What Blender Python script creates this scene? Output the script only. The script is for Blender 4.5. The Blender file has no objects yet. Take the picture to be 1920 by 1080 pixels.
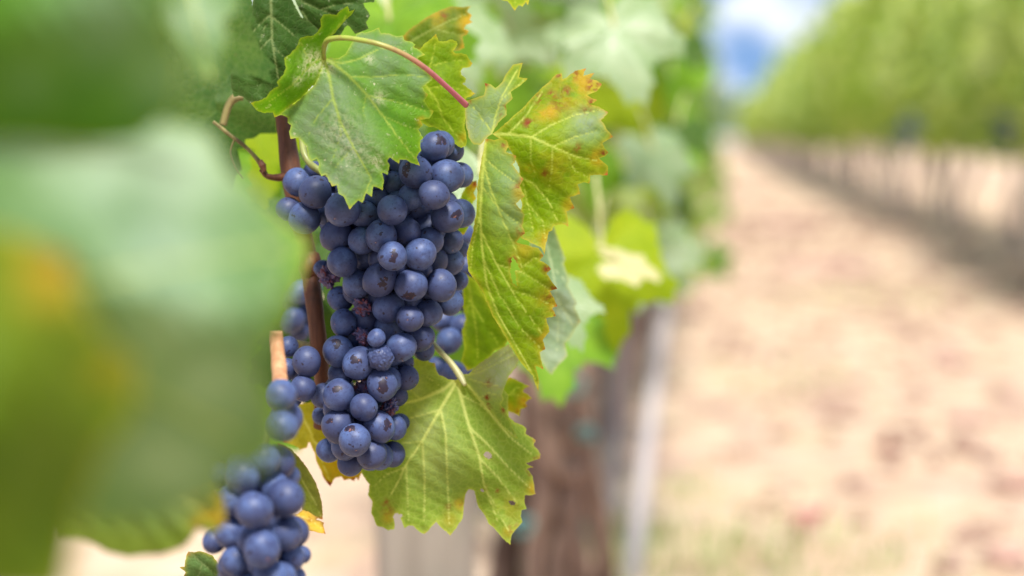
import bpy, bmesh, math, random
import numpy as np
from mathutils import Vector, Matrix, Euler
from mathutils.geometry import delaunay_2d_cdt

random.seed(7)
RNG = np.random.default_rng(7)
SC = bpy.context.scene
COL = SC.collection

# ------------------------------------------------------------------ camera
FOCAL = 85.0
K = 1920 * FOCAL / 36.0
YAW = math.atan(380 / K)
PITCH = math.atan(280 / K)
CAM = Vector((0, 0, 0.75))
cd = bpy.data.cameras.new('camera')
cam = bpy.data.objects.new('camera', cd)
COL.objects.link(cam)
cam.location = CAM
cam.rotation_euler = (math.pi / 2 - PITCH, 0, YAW)
cd.lens = FOCAL
cd.sensor_width = 36
cd.clip_start = 0.02
cd.clip_end = 3000
cd.dof.use_dof = True
cd.dof.focus_distance = 1.105
cd.dof.aperture_fstop = 5.2
SC.camera = cam
ROT = cam.rotation_euler.to_matrix()
RT, UP, FW = ROT @ Vector((1, 0, 0)), ROT @ Vector((0, 1, 0)), ROT @ Vector((0, 0, -1))

# ------------------------------------------------------------------ light
SUN_EL, SUN_AZ = 57, 170          # azimuth clockwise from +Y (north)
w = bpy.data.worlds.new('World')
SC.world = w
w.use_nodes = True
nt = w.node_tree
bg = nt.nodes['Background']
bg.inputs['Strength'].default_value = 0.08
sky = nt.nodes.new('ShaderNodeTexSky')
sky.sky_type = 'NISHITA'
sky.sun_disc = False
sky.sun_elevation = math.radians(SUN_EL)
sky.sun_rotation = math.radians(SUN_AZ)
sky.dust_density = 0.3
sky.ozone_density = 4
tc = nt.nodes.new('ShaderNodeTexCoord')
mp = nt.nodes.new('ShaderNodeMapping')
mp.inputs['Scale'].default_value = (1, 1, 2.2)
mp.inputs['Location'].default_value = (0.449, 0.0, 0.0)
cn = nt.nodes.new('ShaderNodeTexNoise')
cn.inputs['Scale'].default_value = 16.0
cn.inputs['Detail'].default_value = 6
cr = nt.nodes.new('ShaderNodeValToRGB')
cr.color_ramp.elements[0].position = 0.44
cr.color_ramp.elements[1].position = 0.6
mx = nt.nodes.new('ShaderNodeMix')
mx.data_type = 'RGBA'
mx.inputs[7].default_value = (6.5, 6.8, 7.4, 1)
sv = nt.nodes.new('ShaderNodeVectorMath'); sv.operation = 'ADD'; sv.inputs[1].default_value = (0, 0, 0.3)
sn = nt.nodes.new('ShaderNodeVectorMath'); sn.operation = 'NORMALIZE'
nt.links.new(tc.outputs['Generated'], sv.inputs[0]); nt.links.new(sv.outputs[0], sn.inputs[0]); nt.links.new(sn.outputs[0], sky.inputs[0])
nt.links.new(tc.outputs['Generated'], mp.inputs[0])
nt.links.new(mp.outputs[0], cn.inputs['Vector'])
nt.links.new(cn.outputs['Fac'], cr.inputs[0])
nt.links.new(cr.outputs[0], mx.inputs[0])
nt.links.new(sky.outputs[0], mx.inputs[6])
nt.links.new(mx.outputs[2], bg.inputs['Color'])

sd = bpy.data.lights.new('sun', 'SUN')
sd.energy = 3.8
sd.angle = math.radians(11)
sd.color = (1.0, 0.955, 0.89)
sun = bpy.data.objects.new('sun', sd)
COL.objects.link(sun)
_a, _e = math.radians(SUN_AZ), math.radians(SUN_EL)
sdir = Vector((math.sin(_a) * math.cos(_e), math.cos(_a) * math.cos(_e), math.sin(_e)))
sun.rotation_euler = sdir.to_track_quat('Z', 'Y').to_euler()

SC.view_settings.view_transform = 'Standard'
SC.view_settings.look = 'None'
SC.view_settings.exposure = 1.2
SC.view_settings.gamma = 1
SC.render.engine = 'CYCLES'
SC.cycles.use_denoising = True
SC.cycles.max_bounces = 8
SC.cycles.sample_clamp_indirect = 8

# ------------------------------------------------------------------ helpers
def P(px, py, d):
    px, py, d = float(px), float(py), float(d)
    return CAM + d * (FW + (px - 960) / K * RT - (py - 540) / K * UP)

def ground_depth(py):
    """depth along the axis where pixel row py meets the ground z=0"""
    t = FW.z - (py - 540) / K * UP.z
    return -CAM.z / t

def tag(o, label=None, cat=None, group=None, kind=None):
    if label: o['label'] = label
    if cat: o['category'] = cat
    if group: o['group'] = group
    if kind: o['kind'] = kind
    return o

def empty(name, loc):
    o = bpy.data.objects.new(name, None)
    COL.objects.link(o)
    o.location = loc
    o.empty_display_size = 0.02
    return o

def link_mesh(name, me, mat=None, parent=None, loc=None):
    o = bpy.data.objects.new(name, me)
    COL.objects.link(o)
    if mat and not me.materials: me.materials.append(mat)
    if parent: o.parent = parent
    if loc is not None: o.location = loc
    return o

def smooth(me):
    me.polygons.foreach_set('use_smooth', [True] * len(me.polygons))
    me.update()

def copy_thing(o, loc=None, rotz=None):
    c = o.copy(); COL.objects.link(c)
    for ch in list(o.children):
        d = ch.copy(); COL.objects.link(d); d.parent = c
        for g in ch.children:
            e = g.copy(); COL.objects.link(e); e.parent = d
    if loc is not None: c.location = loc
    if rotz is not None: c.rotation_euler = (0, 0, rotz)
    return c

def pip(poly, x, y):
    """vectorised point in polygon"""
    inside = np.zeros(x.shape, bool)
    n = len(poly)
    for i in range(n):
        x1, y1 = poly[i]; x2, y2 = poly[(i + 1) % n]
        if y1 == y2: continue
        c = ((y1 > y) != (y2 > y)) & (x < (x2 - x1) * (y - y1) / (y2 - y1) + x1)
        inside ^= c
    return inside

def seg_dist(pts, a, b):
    a = np.array(a, float); b = np.array(b, float)
    ab = b - a
    L = (ab ** 2).sum()
    t = np.clip(((pts - a) @ ab) / max(L, 1e-9), 0, 1)
    return np.sqrt(((pts - (a + t[:, None] * ab)) ** 2).sum(1)), t

def tps(ctrl):
    c = np.array(ctrl, float)
    X = c[:, :2] / 100.0
    n = len(c)
    def phi(r2): return np.where(r2 > 1e-12, 0.5 * r2 * np.log(r2 + 1e-12), 0)
    A = np.zeros((n + 3, n + 3))
    r2 = ((X[:, None] - X[None]) ** 2).sum(2)
    A[:n, :n] = phi(r2) + np.eye(n) * 0.02
    A[:n, n] = 1; A[:n, n + 1:] = X; A[n, :n] = 1; A[n + 1:, :n] = X.T
    b = np.zeros(n + 3); b[:n] = c[:, 2]
    wv = np.linalg.lstsq(A, b, rcond=None)[0]
    def f(p):
        q = p / 100.0
        r = ((q[:, None] - X[None]) ** 2).sum(2)
        return phi(r) @ wv[:n] + wv[n] + q @ wv[n + 1:]
    return f

def conv(pts, ox, oy, s):
    return [(ox + x / s, oy + y / s) for x, y in pts]

def noise2(p, seed, scale):
    r = np.random.default_rng(seed)
    v = np.zeros(len(p))
    for k in range(5):
        f = r.normal(size=2) / scale * (0.6 + 0.5 * k)
        v += np.sin(p @ f + r.uniform(0, 6.28)) / (1 + 0.5 * k)
    return v / 2.5

def tube_mesh(name, pts, radii, seg=10, rough=0.0, seed=0, cap=True):
    """tapered tube through world points (Catmull-Rom smoothed)"""
    pts = [Vector(p) for p in pts]
    P2, R2 = [], []
    n = len(pts)
    for i in range(n - 1):
        p0, p1, p2, p3 = pts[max(i - 1, 0)], pts[i], pts[i + 1], pts[min(i + 2, n - 1)]
        for k in range(8):
            t = k / 8
            P2.append(0.5 * ((2 * p1) + (p2 - p0) * t + (2 * p0 - 5 * p1 + 4 * p2 - p3) * t * t + (3 * p1 - p0 - 3 * p2 + p3) * t ** 3))
            R2.append(radii[i] * (1 - t) + radii[i + 1] * t)
    P2.append(pts[-1]); R2.append(radii[-1])
    rr = random.Random(seed)
    verts, faces = [], []
    ref = Vector((0.3, 0.9, 0.1))
    ph = [rr.uniform(0, 6.28) for _ in range(6)]
    for i, p in enumerate(P2):
        t = (P2[min(i + 1, len(P2) - 1)] - P2[max(i - 1, 0)]).normalized()
        u = t.cross(ref)
        if u.length < 1e-3: u = t.cross(Vector((1, 0, 0)))
        u.normalize(); v = t.cross(u)
        for k in range(seg):
            a = 2 * math.pi * k / seg
            q = 1 + rough * (math.sin(3 * a + ph[0] + i * 0.13) * 0.5 + math.sin(5 * a + ph[1] - i * 0.21) * 0.35 + rr.uniform(-0.3, 0.3) + 0.4 * math.sin(i * 0.7 + ph[2]))
            verts.append(p + (u * math.cos(a) + v * math.sin(a)) * R2[i] * q)
    m = len(P2)
    for i in range(m - 1):
        for k in range(seg):
            faces.append((i * seg + k, i * seg + (k + 1) % seg, (i + 1) * seg + (k + 1) % seg, (i + 1) * seg + k))
    if cap:
        faces.append(tuple(range(seg))[::-1])
        faces.append(tuple((m - 1) * seg + k for k in range(seg)))
    me = bpy.data.meshes.new(name)
    me.from_pydata([tuple(v) for v in verts], [], faces)
    at = me.attributes.new('along', 'FLOAT', 'POINT')
    at.data.foreach_set('value', [i / (m - 1) for i in range(m) for _ in range(seg)])
    smooth(me)
    return me

def shift(me, loc):
    me.transform(Matrix.Translation(-Vector(loc)))
    return me

# ------------------------------------------------------------------ materials
def new_mat(name):
    m = bpy.data.materials.new(name)
    m.use_nodes = True
    t = m.node_tree
    t.nodes.clear()
    return m, t

class NT:
    def __init__(s, t): s.t = t
    def n(s, typ, **kw):
        nd = s.t.nodes.new(typ)
        for k, v in kw.items():
            if k.startswith('_'): setattr(nd, k[1:], v)
            else: nd.inputs[k.replace('__', ' ')].default_value = v
        return nd
    def l(s, a, b): s.t.links.new(a, b)
    def mix(s, fac, a, b, blend='MIX'):
        m = s.t.nodes.new('ShaderNodeMix'); m.data_type = 'RGBA'; m.blend_type = blend
        for i, v in ((0, fac), (6, a), (7, b)):
            if hasattr(v, 'links'): s.l(v, m.inputs[i])
            elif i == 0: m.inputs[0].default_value = v
            else: m.inputs[i].default_value = (*v, 1) if len(v) == 3 else v
        return m.outputs[2]
    def math(s, op, a, b=None, clamp=False):
        m = s.t.nodes.new('ShaderNodeMath'); m.operation = op; m.use_clamp = clamp
        for i, v in ((0, a), (1, b)):
            if v is None: continue
            if hasattr(v, 'links'): s.l(v, m.inputs[i])
            else: m.inputs[i].default_value = v
        return m.outputs[0]
    def ramp(s, fac, p0, p1, v0=0.0, v1=1.0):
        m = s.t.nodes.new('ShaderNodeMapRange'); m.interpolation_type = 'SMOOTHSTEP'
        s.l(fac, m.inputs[0])
        for i, v in ((1, p0), (2, p1), (3, v0), (4, v1)): m.inputs[i].default_value = v
        return m.outputs[0]
    def noise(s, vec, scale, detail=3, rough=0.55):
        m = s.n('ShaderNodeTexNoise', Scale=scale, Detail=detail, Roughness=rough)
        if vec is not None: s.l(vec, m.inputs['Vector'])
        return m.outputs['Fac']

def leaf_mat(name, col, col2, vein=(0.42, 0.45, 0.16), edge=(0.42, 0.40, 0.06), tip=(0.35, 0.06, 0.03), tip_amt=0.7,
             trans=0.42, tcol=None, rough=0.55, spec=0.10, dust=0.0, net=0.35, sheen=0.0, pale=(0.30, 0.36, 0.26)):
    m, t = new_mat(name); g = NT(t)
    out = g.n('ShaderNodeOutputMaterial')
    co = g.n('ShaderNodeTexCoord').outputs['Object']
    at = lambda a: g.n('ShaderNodeAttribute', _attribute_name=a).outputs['Fac']
    n1 = g.noise(co, 45, 4); n2 = g.noise(co, 420, 3); n3 = g.noise(co, 130, 4)
    c = g.mix(g.ramp(n1, 0.35, 0.65), col, col2)
    c = g.mix(g.ramp(n2, 0.3, 0.75, 0, 0.35), c, tuple(x * 0.6 for x in col))
    # broad pale areas: waxy leaf tone, with sky sheen painted into some
    c = g.mix(g.math('MULTIPLY', at('pale'), g.ramp(n3, 0.25, 0.6, 0.55, 1.0)), c, pale)
    # fine vein network
    vo = g.n('ShaderNodeTexVoronoi', _feature='DISTANCE_TO_EDGE', Scale=330)
    wv = g.n('ShaderNodeVectorMath', _operation='ADD')
    nz = g.n('ShaderNodeTexNoise', Scale=140); g.l(co, nz.inputs['Vector'])
    sc = g.n('ShaderNodeVectorMath', _operation='SCALE'); g.l(nz.outputs['Color'], sc.inputs[0]); sc.inputs['Scale'].default_value = 0.004
    g.l(co, wv.inputs[0]); g.l(sc.outputs[0], wv.inputs[1]); g.l(wv.outputs[0], vo.inputs['Vector'])
    netm = g.ramp(vo.outputs['Distance'], 0.0, 0.16, 1.0, 0.0)
    c = g.mix(g.math('MULTIPLY', netm, net), c, tuple(0.55 * a + 0.45 * b for a, b in zip(col, vein)))
    # yellowing and rust
    sy = g.math('MULTIPLY', at('spot_yellow'), g.ramp(n3, 0.30, 0.55))
    c = g.mix(sy, c, (0.34, 0.225, 0.012))
    c = g.mix(g.math('MULTIPLY', at('edge'), 0.55), c, edge)
    tp = g.math('MULTIPLY', g.math('MULTIPLY', at('tip'), g.ramp(n3, 0.36, 0.56)), tip_amt)
    c = g.mix(tp, c, tip)
    sr = g.math('MULTIPLY', at('spot_red'), g.ramp(g.noise(co, 300, 4), 0.42, 0.58))
    c = g.mix(sr, c, (0.17, 0.032, 0.014))
    sp = g.ramp(g.noise(co, 520, 2), 0.73, 0.80)
    c = g.mix(g.math('MULTIPLY', sp, 0.6), c, (0.10, 0.07, 0.02))
    if dust:
        dn = g.math('MULTIPLY', g.ramp(g.noise(co, 380, 5, 0.7), 0.60, 0.72), g.ramp(n1, 0.4, 0.6))
        dn = g.math('MAXIMUM', dn, g.math('MULTIPLY', at('dust'), g.ramp(g.noise(co, 500, 5, 0.7), 0.40, 0.58)))
        c = g.mix(g.math('MULTIPLY', dn, dust), c, (0.52, 0.50, 0.38))
    c = g.mix(g.math('MULTIPLY', at('vein'), 0.8), c, vein)
    pb = g.n('ShaderNodeBsdfPrincipled', Roughness=rough)
    pb.inputs['Specular IOR Level'].default_value = spec
    if sheen:
        pb.inputs['Sheen Weight'].default_value = sheen
    g.l(c, pb.inputs['Base Color'])
    bh = g.math('ADD', g.math('MULTIPLY', netm, -0.6), g.math('MULTIPLY', n2, 0.5))
    bp = g.n('ShaderNodeBump', Strength=0.35, Distance=0.0006); g.l(bh, bp.inputs['Height'])
    g.l(bp.outputs[0], pb.inputs['Normal'])
    tr = g.n('ShaderNodeBsdfTranslucent')
    tc_ = g.mix(1.0, c, tcol or (1.8, 1.85, 0.45), 'MULTIPLY')
    g.l(tc_, tr.inputs['Color'])
    ms = g.n('ShaderNodeMixShader'); ms.inputs[0].default_value = trans
    g.l(pb.outputs[0], ms.inputs[1]); g.l(tr.outputs[0], ms.inputs[2])
    g.l(ms.outputs[0], out.inputs[0])
    return m

def crown_mat(name, c1, c2, c3, trans=0.4, rough=0.5, tcol=(1.6, 1.6, 0.7)):
    """many leaves: colour differs from leaf to leaf"""
    m, t = new_mat(name); g = NT(t)
    out = g.n('ShaderNodeOutputMaterial')
    ri = g.n('ShaderNodeNewGeometry').outputs['Random Per Island']
    cr = g.n('ShaderNodeValToRGB')
    e = cr.color_ramp.elements
    e[0].position = 0.0; e[0].color = (*c1, 1)
    e[1].position = 1.0; e[1].color = (*c3, 1)
    x = e.new(0.55); x.color = (*c2, 1)
    g.l(ri, cr.inputs[0])
    co = g.n('ShaderNodeTexCoord').outputs['Object']
    c = g.mix(g.ramp(g.noise(co, 60, 3), 0.35, 0.7, 0, 0.5), cr.outputs[0], tuple(a * 0.6 for a in c1))
    vig = g.n('ShaderNodeObjectInfo').outputs['Random']
    c = g.mix(g.ramp(vig, 0.0, 1.0, 0, 0.5), c, c1)
    pb = g.n('ShaderNodeBsdfPrincipled', Roughness=rough); pb.inputs['Specular IOR Level'].default_value = 0.4
    g.l(c, pb.inputs['Base Color'])
    tr = g.n('ShaderNodeBsdfTranslucent')
    g.l(g.mix(1.0, c, tcol, 'MULTIPLY'), tr.inputs['Color'])
    ms = g.n('ShaderNodeMixShader'); ms.inputs[0].default_value = trans
    g.l(pb.outputs[0], ms.inputs[1]); g.l(tr.outputs[0], ms.inputs[2]); g.l(ms.outputs[0], out.inputs[0])
    return m

def berry_mat(name, patch=0.0, dry=False):
    m, t = new_mat(name); g = NT(t)
    out = g.n('ShaderNodeOutputMaterial')
    oi = g.n('ShaderNodeObjectInfo')
    co = g.n('ShaderNodeTexCoord').outputs['Object']
    off = g.n('ShaderNodeVectorMath', _operation='ADD')
    sc = g.n('ShaderNodeVectorMath', _operation='SCALE'); sc.inputs[0].default_value = (3.1, 7.7, 5.3)
    g.l(oi.outputs['Random'], sc.inputs['Scale'])
    g.l(co, off.inputs[0]); g.l(sc.outputs[0], off.inputs[1])
    v = off.outputs[0]
    skin = (0.013, 0.007, 0.016)
    bloomA, bloomB = (0.064, 0.100, 0.228), (0.036, 0.050, 0.125)
    if dry: bloomA, bloomB, skin = (0.10, 0.075, 0.16), (0.055, 0.04, 0.09), (0.03, 0.010, 0.018)
    b = g.mix(g.ramp(g.noise(v, 140, 4), 0.35, 0.65), bloomA, bloomB)
    rnd = g.math('FRACT', g.math('MULTIPLY', oi.outputs['Random'], 7.13))
    b = g.mix(g.ramp(g.noise(v, 75, 4, 0.6), 0.40, 0.72, 0, 0.6), b, (0.028, 0.036, 0.088))
    b = g.mix(g.ramp(rnd, 0.35, 1.0, 0, 0.8), b, (0.030, 0.038, 0.092))
    # fine speckle of bare skin through the bloom
    s1 = g.ramp(g.noise(v, 900, 4, 0.65), 0.50, 0.72, 0.0, 0.55)
    b = g.mix(s1, b, tuple(0.35 * a + 0.65 * c for a, c in zip(bloomB, skin)))
    s2 = g.ramp(g.noise(v, 360, 2, 0.5), 0.665, 0.70, 0.0, 0.85)
    b = g.mix(s2, b, skin)
    # rubbed patches
    s3 = g.ramp(g.noise(v, 170, 5, 0.7), 0.665, 0.69, 0.0, 0.75)
    b = g.mix(s3, b, skin)
    if patch:
        pv = g.n('ShaderNodeAttribute', _attribute_name='patch').outputs['Fac']
        nn = g.math('ADD', pv, g.math('MULTIPLY', g.math('SUBTRACT', g.noise(v, 210, 5, 0.65), 0.5), 2.6))
        nn = g.math('SUBTRACT', nn, g.math('MULTIPLY', oi.outputs['Random'], 0.3))
        pm = g.ramp(nn, 0.50, 0.57)
        rust = g.mix(g.ramp(g.noise(v, 600, 3), 0.60, 0.70), skin, (0.16, 0.065, 0.05))
        b = g.mix(g.math('MULTIPLY', pm, patch), b, rust)
    # stylar scar
    scar = g.n('ShaderNodeAttribute', _attribute_name='scar').outputs['Fac']
    pick = g.ramp(g.math('FRACT', g.math('MULTIPLY', oi.outputs['Random'], 17.3)), 0.3, 0.7, 0.1, 1)
    b = g.mix(g.math('MULTIPLY', g.math('MULTIPLY', g.ramp(scar, 0.55, 0.85, 0, 0.7), pick), g.ramp(g.noise(v, 700, 2), 0.4, 0.6)), b, (0.12, 0.05, 0.06))
    b = g.mix(g.math('MULTIPLY', g.ramp(scar, 0.90, 0.95), pick), b, (0.42, 0.30, 0.20))
    if dry:
        b = g.mix(g.ramp(g.noise(v, 260, 4), 0.5, 0.64), b, (0.13, 0.03, 0.035))
    pb = g.n('ShaderNodeBsdfPrincipled', Roughness=0.5)
    pb.inputs['Specular IOR Level'].default_value = 0.3
    g.l(b, pb.inputs['Base Color'])
    bp = g.n('ShaderNodeBump', Strength=0.15, Distance=0.0004); g.l(g.noise(v, 500, 4), bp.inputs['Height'])
    g.l(bp.outputs[0], pb.inputs['Normal'])
    g.l(pb.outputs[0], out.inputs[0])
    return m

def wood_mat(name, c1, c2, c3=None, scale=90, stretch=0.15, rough=0.75, bump=0.5, dist=0.002):
    m, t = new_mat(name); g = NT(t)
    out = g.n('ShaderNodeOutputMaterial')
    co = g.n('ShaderNodeTexCoord').outputs['Object']
    mp = g.n('ShaderNodeMapping'); mp.inputs['Scale'].default_value = (1, 1, stretch); g.l(co, mp.inputs[0])
    n1 = g.noise(mp.outputs[0], scale, 6, 0.65); n2 = g.noise(co, scale * 0.25, 3)
    c = g.mix(g.ramp(n1, 0.35, 0.68), c1, c2)
    if c3: c = g.mix(g.ramp(n2, 0.5, 0.7, 0, 0.8), c, c3)
    pb = g.n('ShaderNodeBsdfPrincipled', Roughness=rough); pb.inputs['Specular IOR Level'].default_value = 0.25
    g.l(c, pb.inputs['Base Color'])
    bp = g.n('ShaderNodeBump', Strength=bump, Distance=dist); g.l(n1, bp.inputs['Height']); g.l(bp.outputs[0], pb.inputs['Normal'])
    g.l(pb.outputs[0], out.inputs[0])
    return m

def stem_mat(name, c1, c2):
    """colour runs along the stem"""
    m, t = new_mat(name); g = NT(t)
    out = g.n('ShaderNodeOutputMaterial')
    al = g.n('ShaderNodeAttribute', _attribute_name='along').outputs['Fac']
    co = g.n('ShaderNodeTexCoord').outputs['Object']
    c = g.mix(g.ramp(al, 0.45, 0.9), c1, c2)
    c = g.mix(g.ramp(g.noise(co, 300, 4), 0.45, 0.75, 0, 0.4), c, tuple(x * 0.55 for x in c2))
    pb = g.n('ShaderNodeBsdfPrincipled', Roughness=0.45)
    g.l(c, pb.inputs['Base Color']); g.l(pb.outputs[0], out.inputs[0])
    return m

def plain_mat(name, c1, c2, scale=40, rough=0.7):
    m, t = new_mat(name); g = NT(t)
    out = g.n('ShaderNodeOutputMaterial')
    co = g.n('ShaderNodeTexCoord').outputs['Object']
    c = g.mix(g.ramp(g.noise(co, scale, 5, 0.6), 0.35, 0.68), c1, c2)
    pb = g.n('ShaderNodeBsdfPrincipled', Roughness=rough)
    g.l(c, pb.inputs['Base Color']); g.l(pb.outputs[0], out.inputs[0])
    return m

# ------------------------------------------------------------------ ground, hills
def ground_mat():
    m, t = new_mat('dry_soil'); g = NT(t)
    out = g.n('ShaderNodeOutputMaterial')
    co = g.n('ShaderNodeTexCoord').outputs['Object']
    a = g.noise(co, 1.1, 6, 0.6); b = g.noise(co, 7, 5, 0.6); d = g.noise(co, 45, 4, 0.6)
    mp = g.n('ShaderNodeMapping'); mp.inputs['Scale'].default_value = (2.6, 0.28, 1); g.l(co, mp.inputs[0])
    s = g.noise(mp.outputs[0], 1.6, 5, 0.6)
    c = g.mix(g.ramp(a, 0.35, 0.65), (0.455, 0.34, 0.225), (0.40, 0.27, 0.19))
    c = g.mix(g.ramp(b, 0.42, 0.66, 0, 0.8), c, (0.52, 0.42, 0.32))
    c = g.mix(g.ramp(s, 0.52, 0.68, 0, 0.8), c, (0.27, 0.165, 0.13))
    c = g.mix(g.ramp(g.noise(co, 3.7, 5, 0.65), 0.52, 0.66, 0, 0.65), c, (0.25, 0.16, 0.13))
    c = g.mix(g.ramp(d, 0.5, 0.75, 0, 0.5), c, (0.36, 0.24, 0.17))
    c = g.mix(g.ramp(g.noise(co, 2.3, 4), 0.58, 0.72, 0, 0.45), c, (0.36, 0.36, 0.18))
    pb = g.n('ShaderNodeBsdfPrincipled', Roughness=0.95); pb.inputs['Specular IOR Level'].default_value = 0.1
    g.l(c, pb.inputs['Base Color'])
    bp = g.n('ShaderNodeBump', Strength=0.6, Distance=0.02); g.l(g.math('ADD', b, g.math('MULTIPLY', d, 0.4)), bp.inputs['Height'])
    g.l(bp.outputs[0], pb.inputs['Normal'])
    g.l(pb.outputs[0], out.inputs[0])
    return m

def gz(x, y):
    r = 0.012 * math.sin(x * 5.1 + 1.3 * math.sin(y * 0.9)) + 0.010 * math.sin(y * 3.3 + x * 2.1)
    return r if math.hypot(x, y) < 60 else 0.0

def build_ground():
    xs = list(np.concatenate([np.linspace(-600, -12, 14), np.linspace(-8, 8, 70), np.linspace(12, 600, 14)]))
    ys = list(np.concatenate([np.linspace(-300, -4, 6), np.linspace(-2, 30, 120), np.linspace(34, 1500, 30)]))
    vs = [(x, y, gz(x, y) - 0.01) for y in ys for x in xs]
    nx = len(xs)
    fs = [(j * nx + i, j * nx + i + 1, (j + 1) * nx + i + 1, (j + 1) * nx + i) for j in range(len(ys) - 1) for i in range(nx - 1)]
    me = bpy.data.meshes.new('ground'); me.from_pydata(vs, [], fs); smooth(me)
    tag(link_mesh('ground', me, ground_mat()), kind='structure')

def build_hills():
    vs, fs = [], []
    n, mm = 60, 10
    for j in range(mm + 1):
        for i in range(n + 1):
            x = -700 + 1400 * i / n
            y = 700 + 500 * j / mm
            h = 0.5 * (28 + 14 * math.sin(x * 0.011 + 1) + 7 * math.sin(x * 0.031)) * math.sin(math.pi * min(1, j / mm * 0.9 + 0.0))
            vs.append((x, y, h - 1))
    for j in range(mm):
        for i in range(n):
            a = j * (n + 1) + i
            fs.append((a, a + 1, a + n + 2, a + n + 1))
    me = bpy.data.meshes.new('hills'); me.from_pydata(vs, [], fs); smooth(me)
    tag(link_mesh('hills', me, plain_mat('hill_scrub_haze', (0.26, 0.33, 0.33), (0.33, 0.40, 0.42), 0.03, 0.9)), kind='structure')  # pale blue tint is distance haze put into the hill colour

# ------------------------------------------------------------------ generic vine leaves
def leaf_r(th):
    a = abs(th)
    r = max(1.0 * math.exp(-(a / 0.62) ** 2), 0.90 * math.exp(-((a - 1.05) / 0.55) ** 2), 0.74 * math.exp(-((a - 2.05) / 0.60) ** 2), 0.66)
    if a > 2.55: r *= max(0.12, 1 - (a - 2.55) / 0.62)
    return r

def generic_leaf(R, seed, nr=3, na=26, cup=0.15, droop=0.25, ripple=0.06, teeth=0.07):
    """leaf in XY, tip along +Y, upper face +Z; returns verts, faces"""
    rr = random.Random(seed)
    ph = [rr.uniform(0, 6.28) for _ in range(4)]
    vs, fs = [(0, 0, 0)], []
    for k in range(1, nr + 1):
        for i in range(na):
            th = -math.pi + 2 * math.pi * (i + 0.5) / na
            r = leaf_r(th) * R * k / nr
            if k == nr: r *= 1 + teeth * (1 if i % 2 else -1) * (0.7 + 0.6 * rr.random())
            x, y = r * math.sin(th), r * math.cos(th)
            q = r / R
            z = -droop * q * q * R + cup * abs(x) * (0.7 + 0.3 * math.sin(ph[3])) + ripple * R * q * math.sin(4 * th + ph[0]) + 0.5 * ripple * R * q * math.sin(7 * th + ph[1])
            vs.append((x, y, z))
    for i in range(na - 1):
        fs.append((0, 1 + i + 1, 1 + i))
    for k in range(nr - 1):
        for i in range(na - 1):
            a = 1 + k * na + i; b = 1 + (k + 1) * na + i
            fs.append((a, a + 1, b + 1, b))
    return vs, fs

def orient(normal, tip):
    n = Vector(normal).normalized()
    t = Vector(tip); t = (t - n * t.dot(n)).normalized()
    x = t.cross(n)
    return Matrix((x, t, n)).transposed()

def leaf_cloud(name, n, place, size, seed, nr=2, na=14):
    """many leaves in one foliage mesh; place(rr) -> (position, normal, tip)"""
    rr = random.Random(seed)
    V, F = [], []
    for q in range(n):
        p, nm, tp = place(rr)
        R = rr.uniform(*size)
        vs, fs = generic_leaf(R, rr.random(), nr, na, rr.uniform(0, .35), rr.uniform(.05, .5), .08, .08)
        M = orient(nm, tp)
        b = len(V)
        V += [tuple(p + M @ Vector(v)) for v in vs]
        F += [tuple(b + i for i in f) for f in fs]
    me = bpy.data.meshes.new(name); me.from_pydata(V, [], F); smooth(me)
    return me

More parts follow.
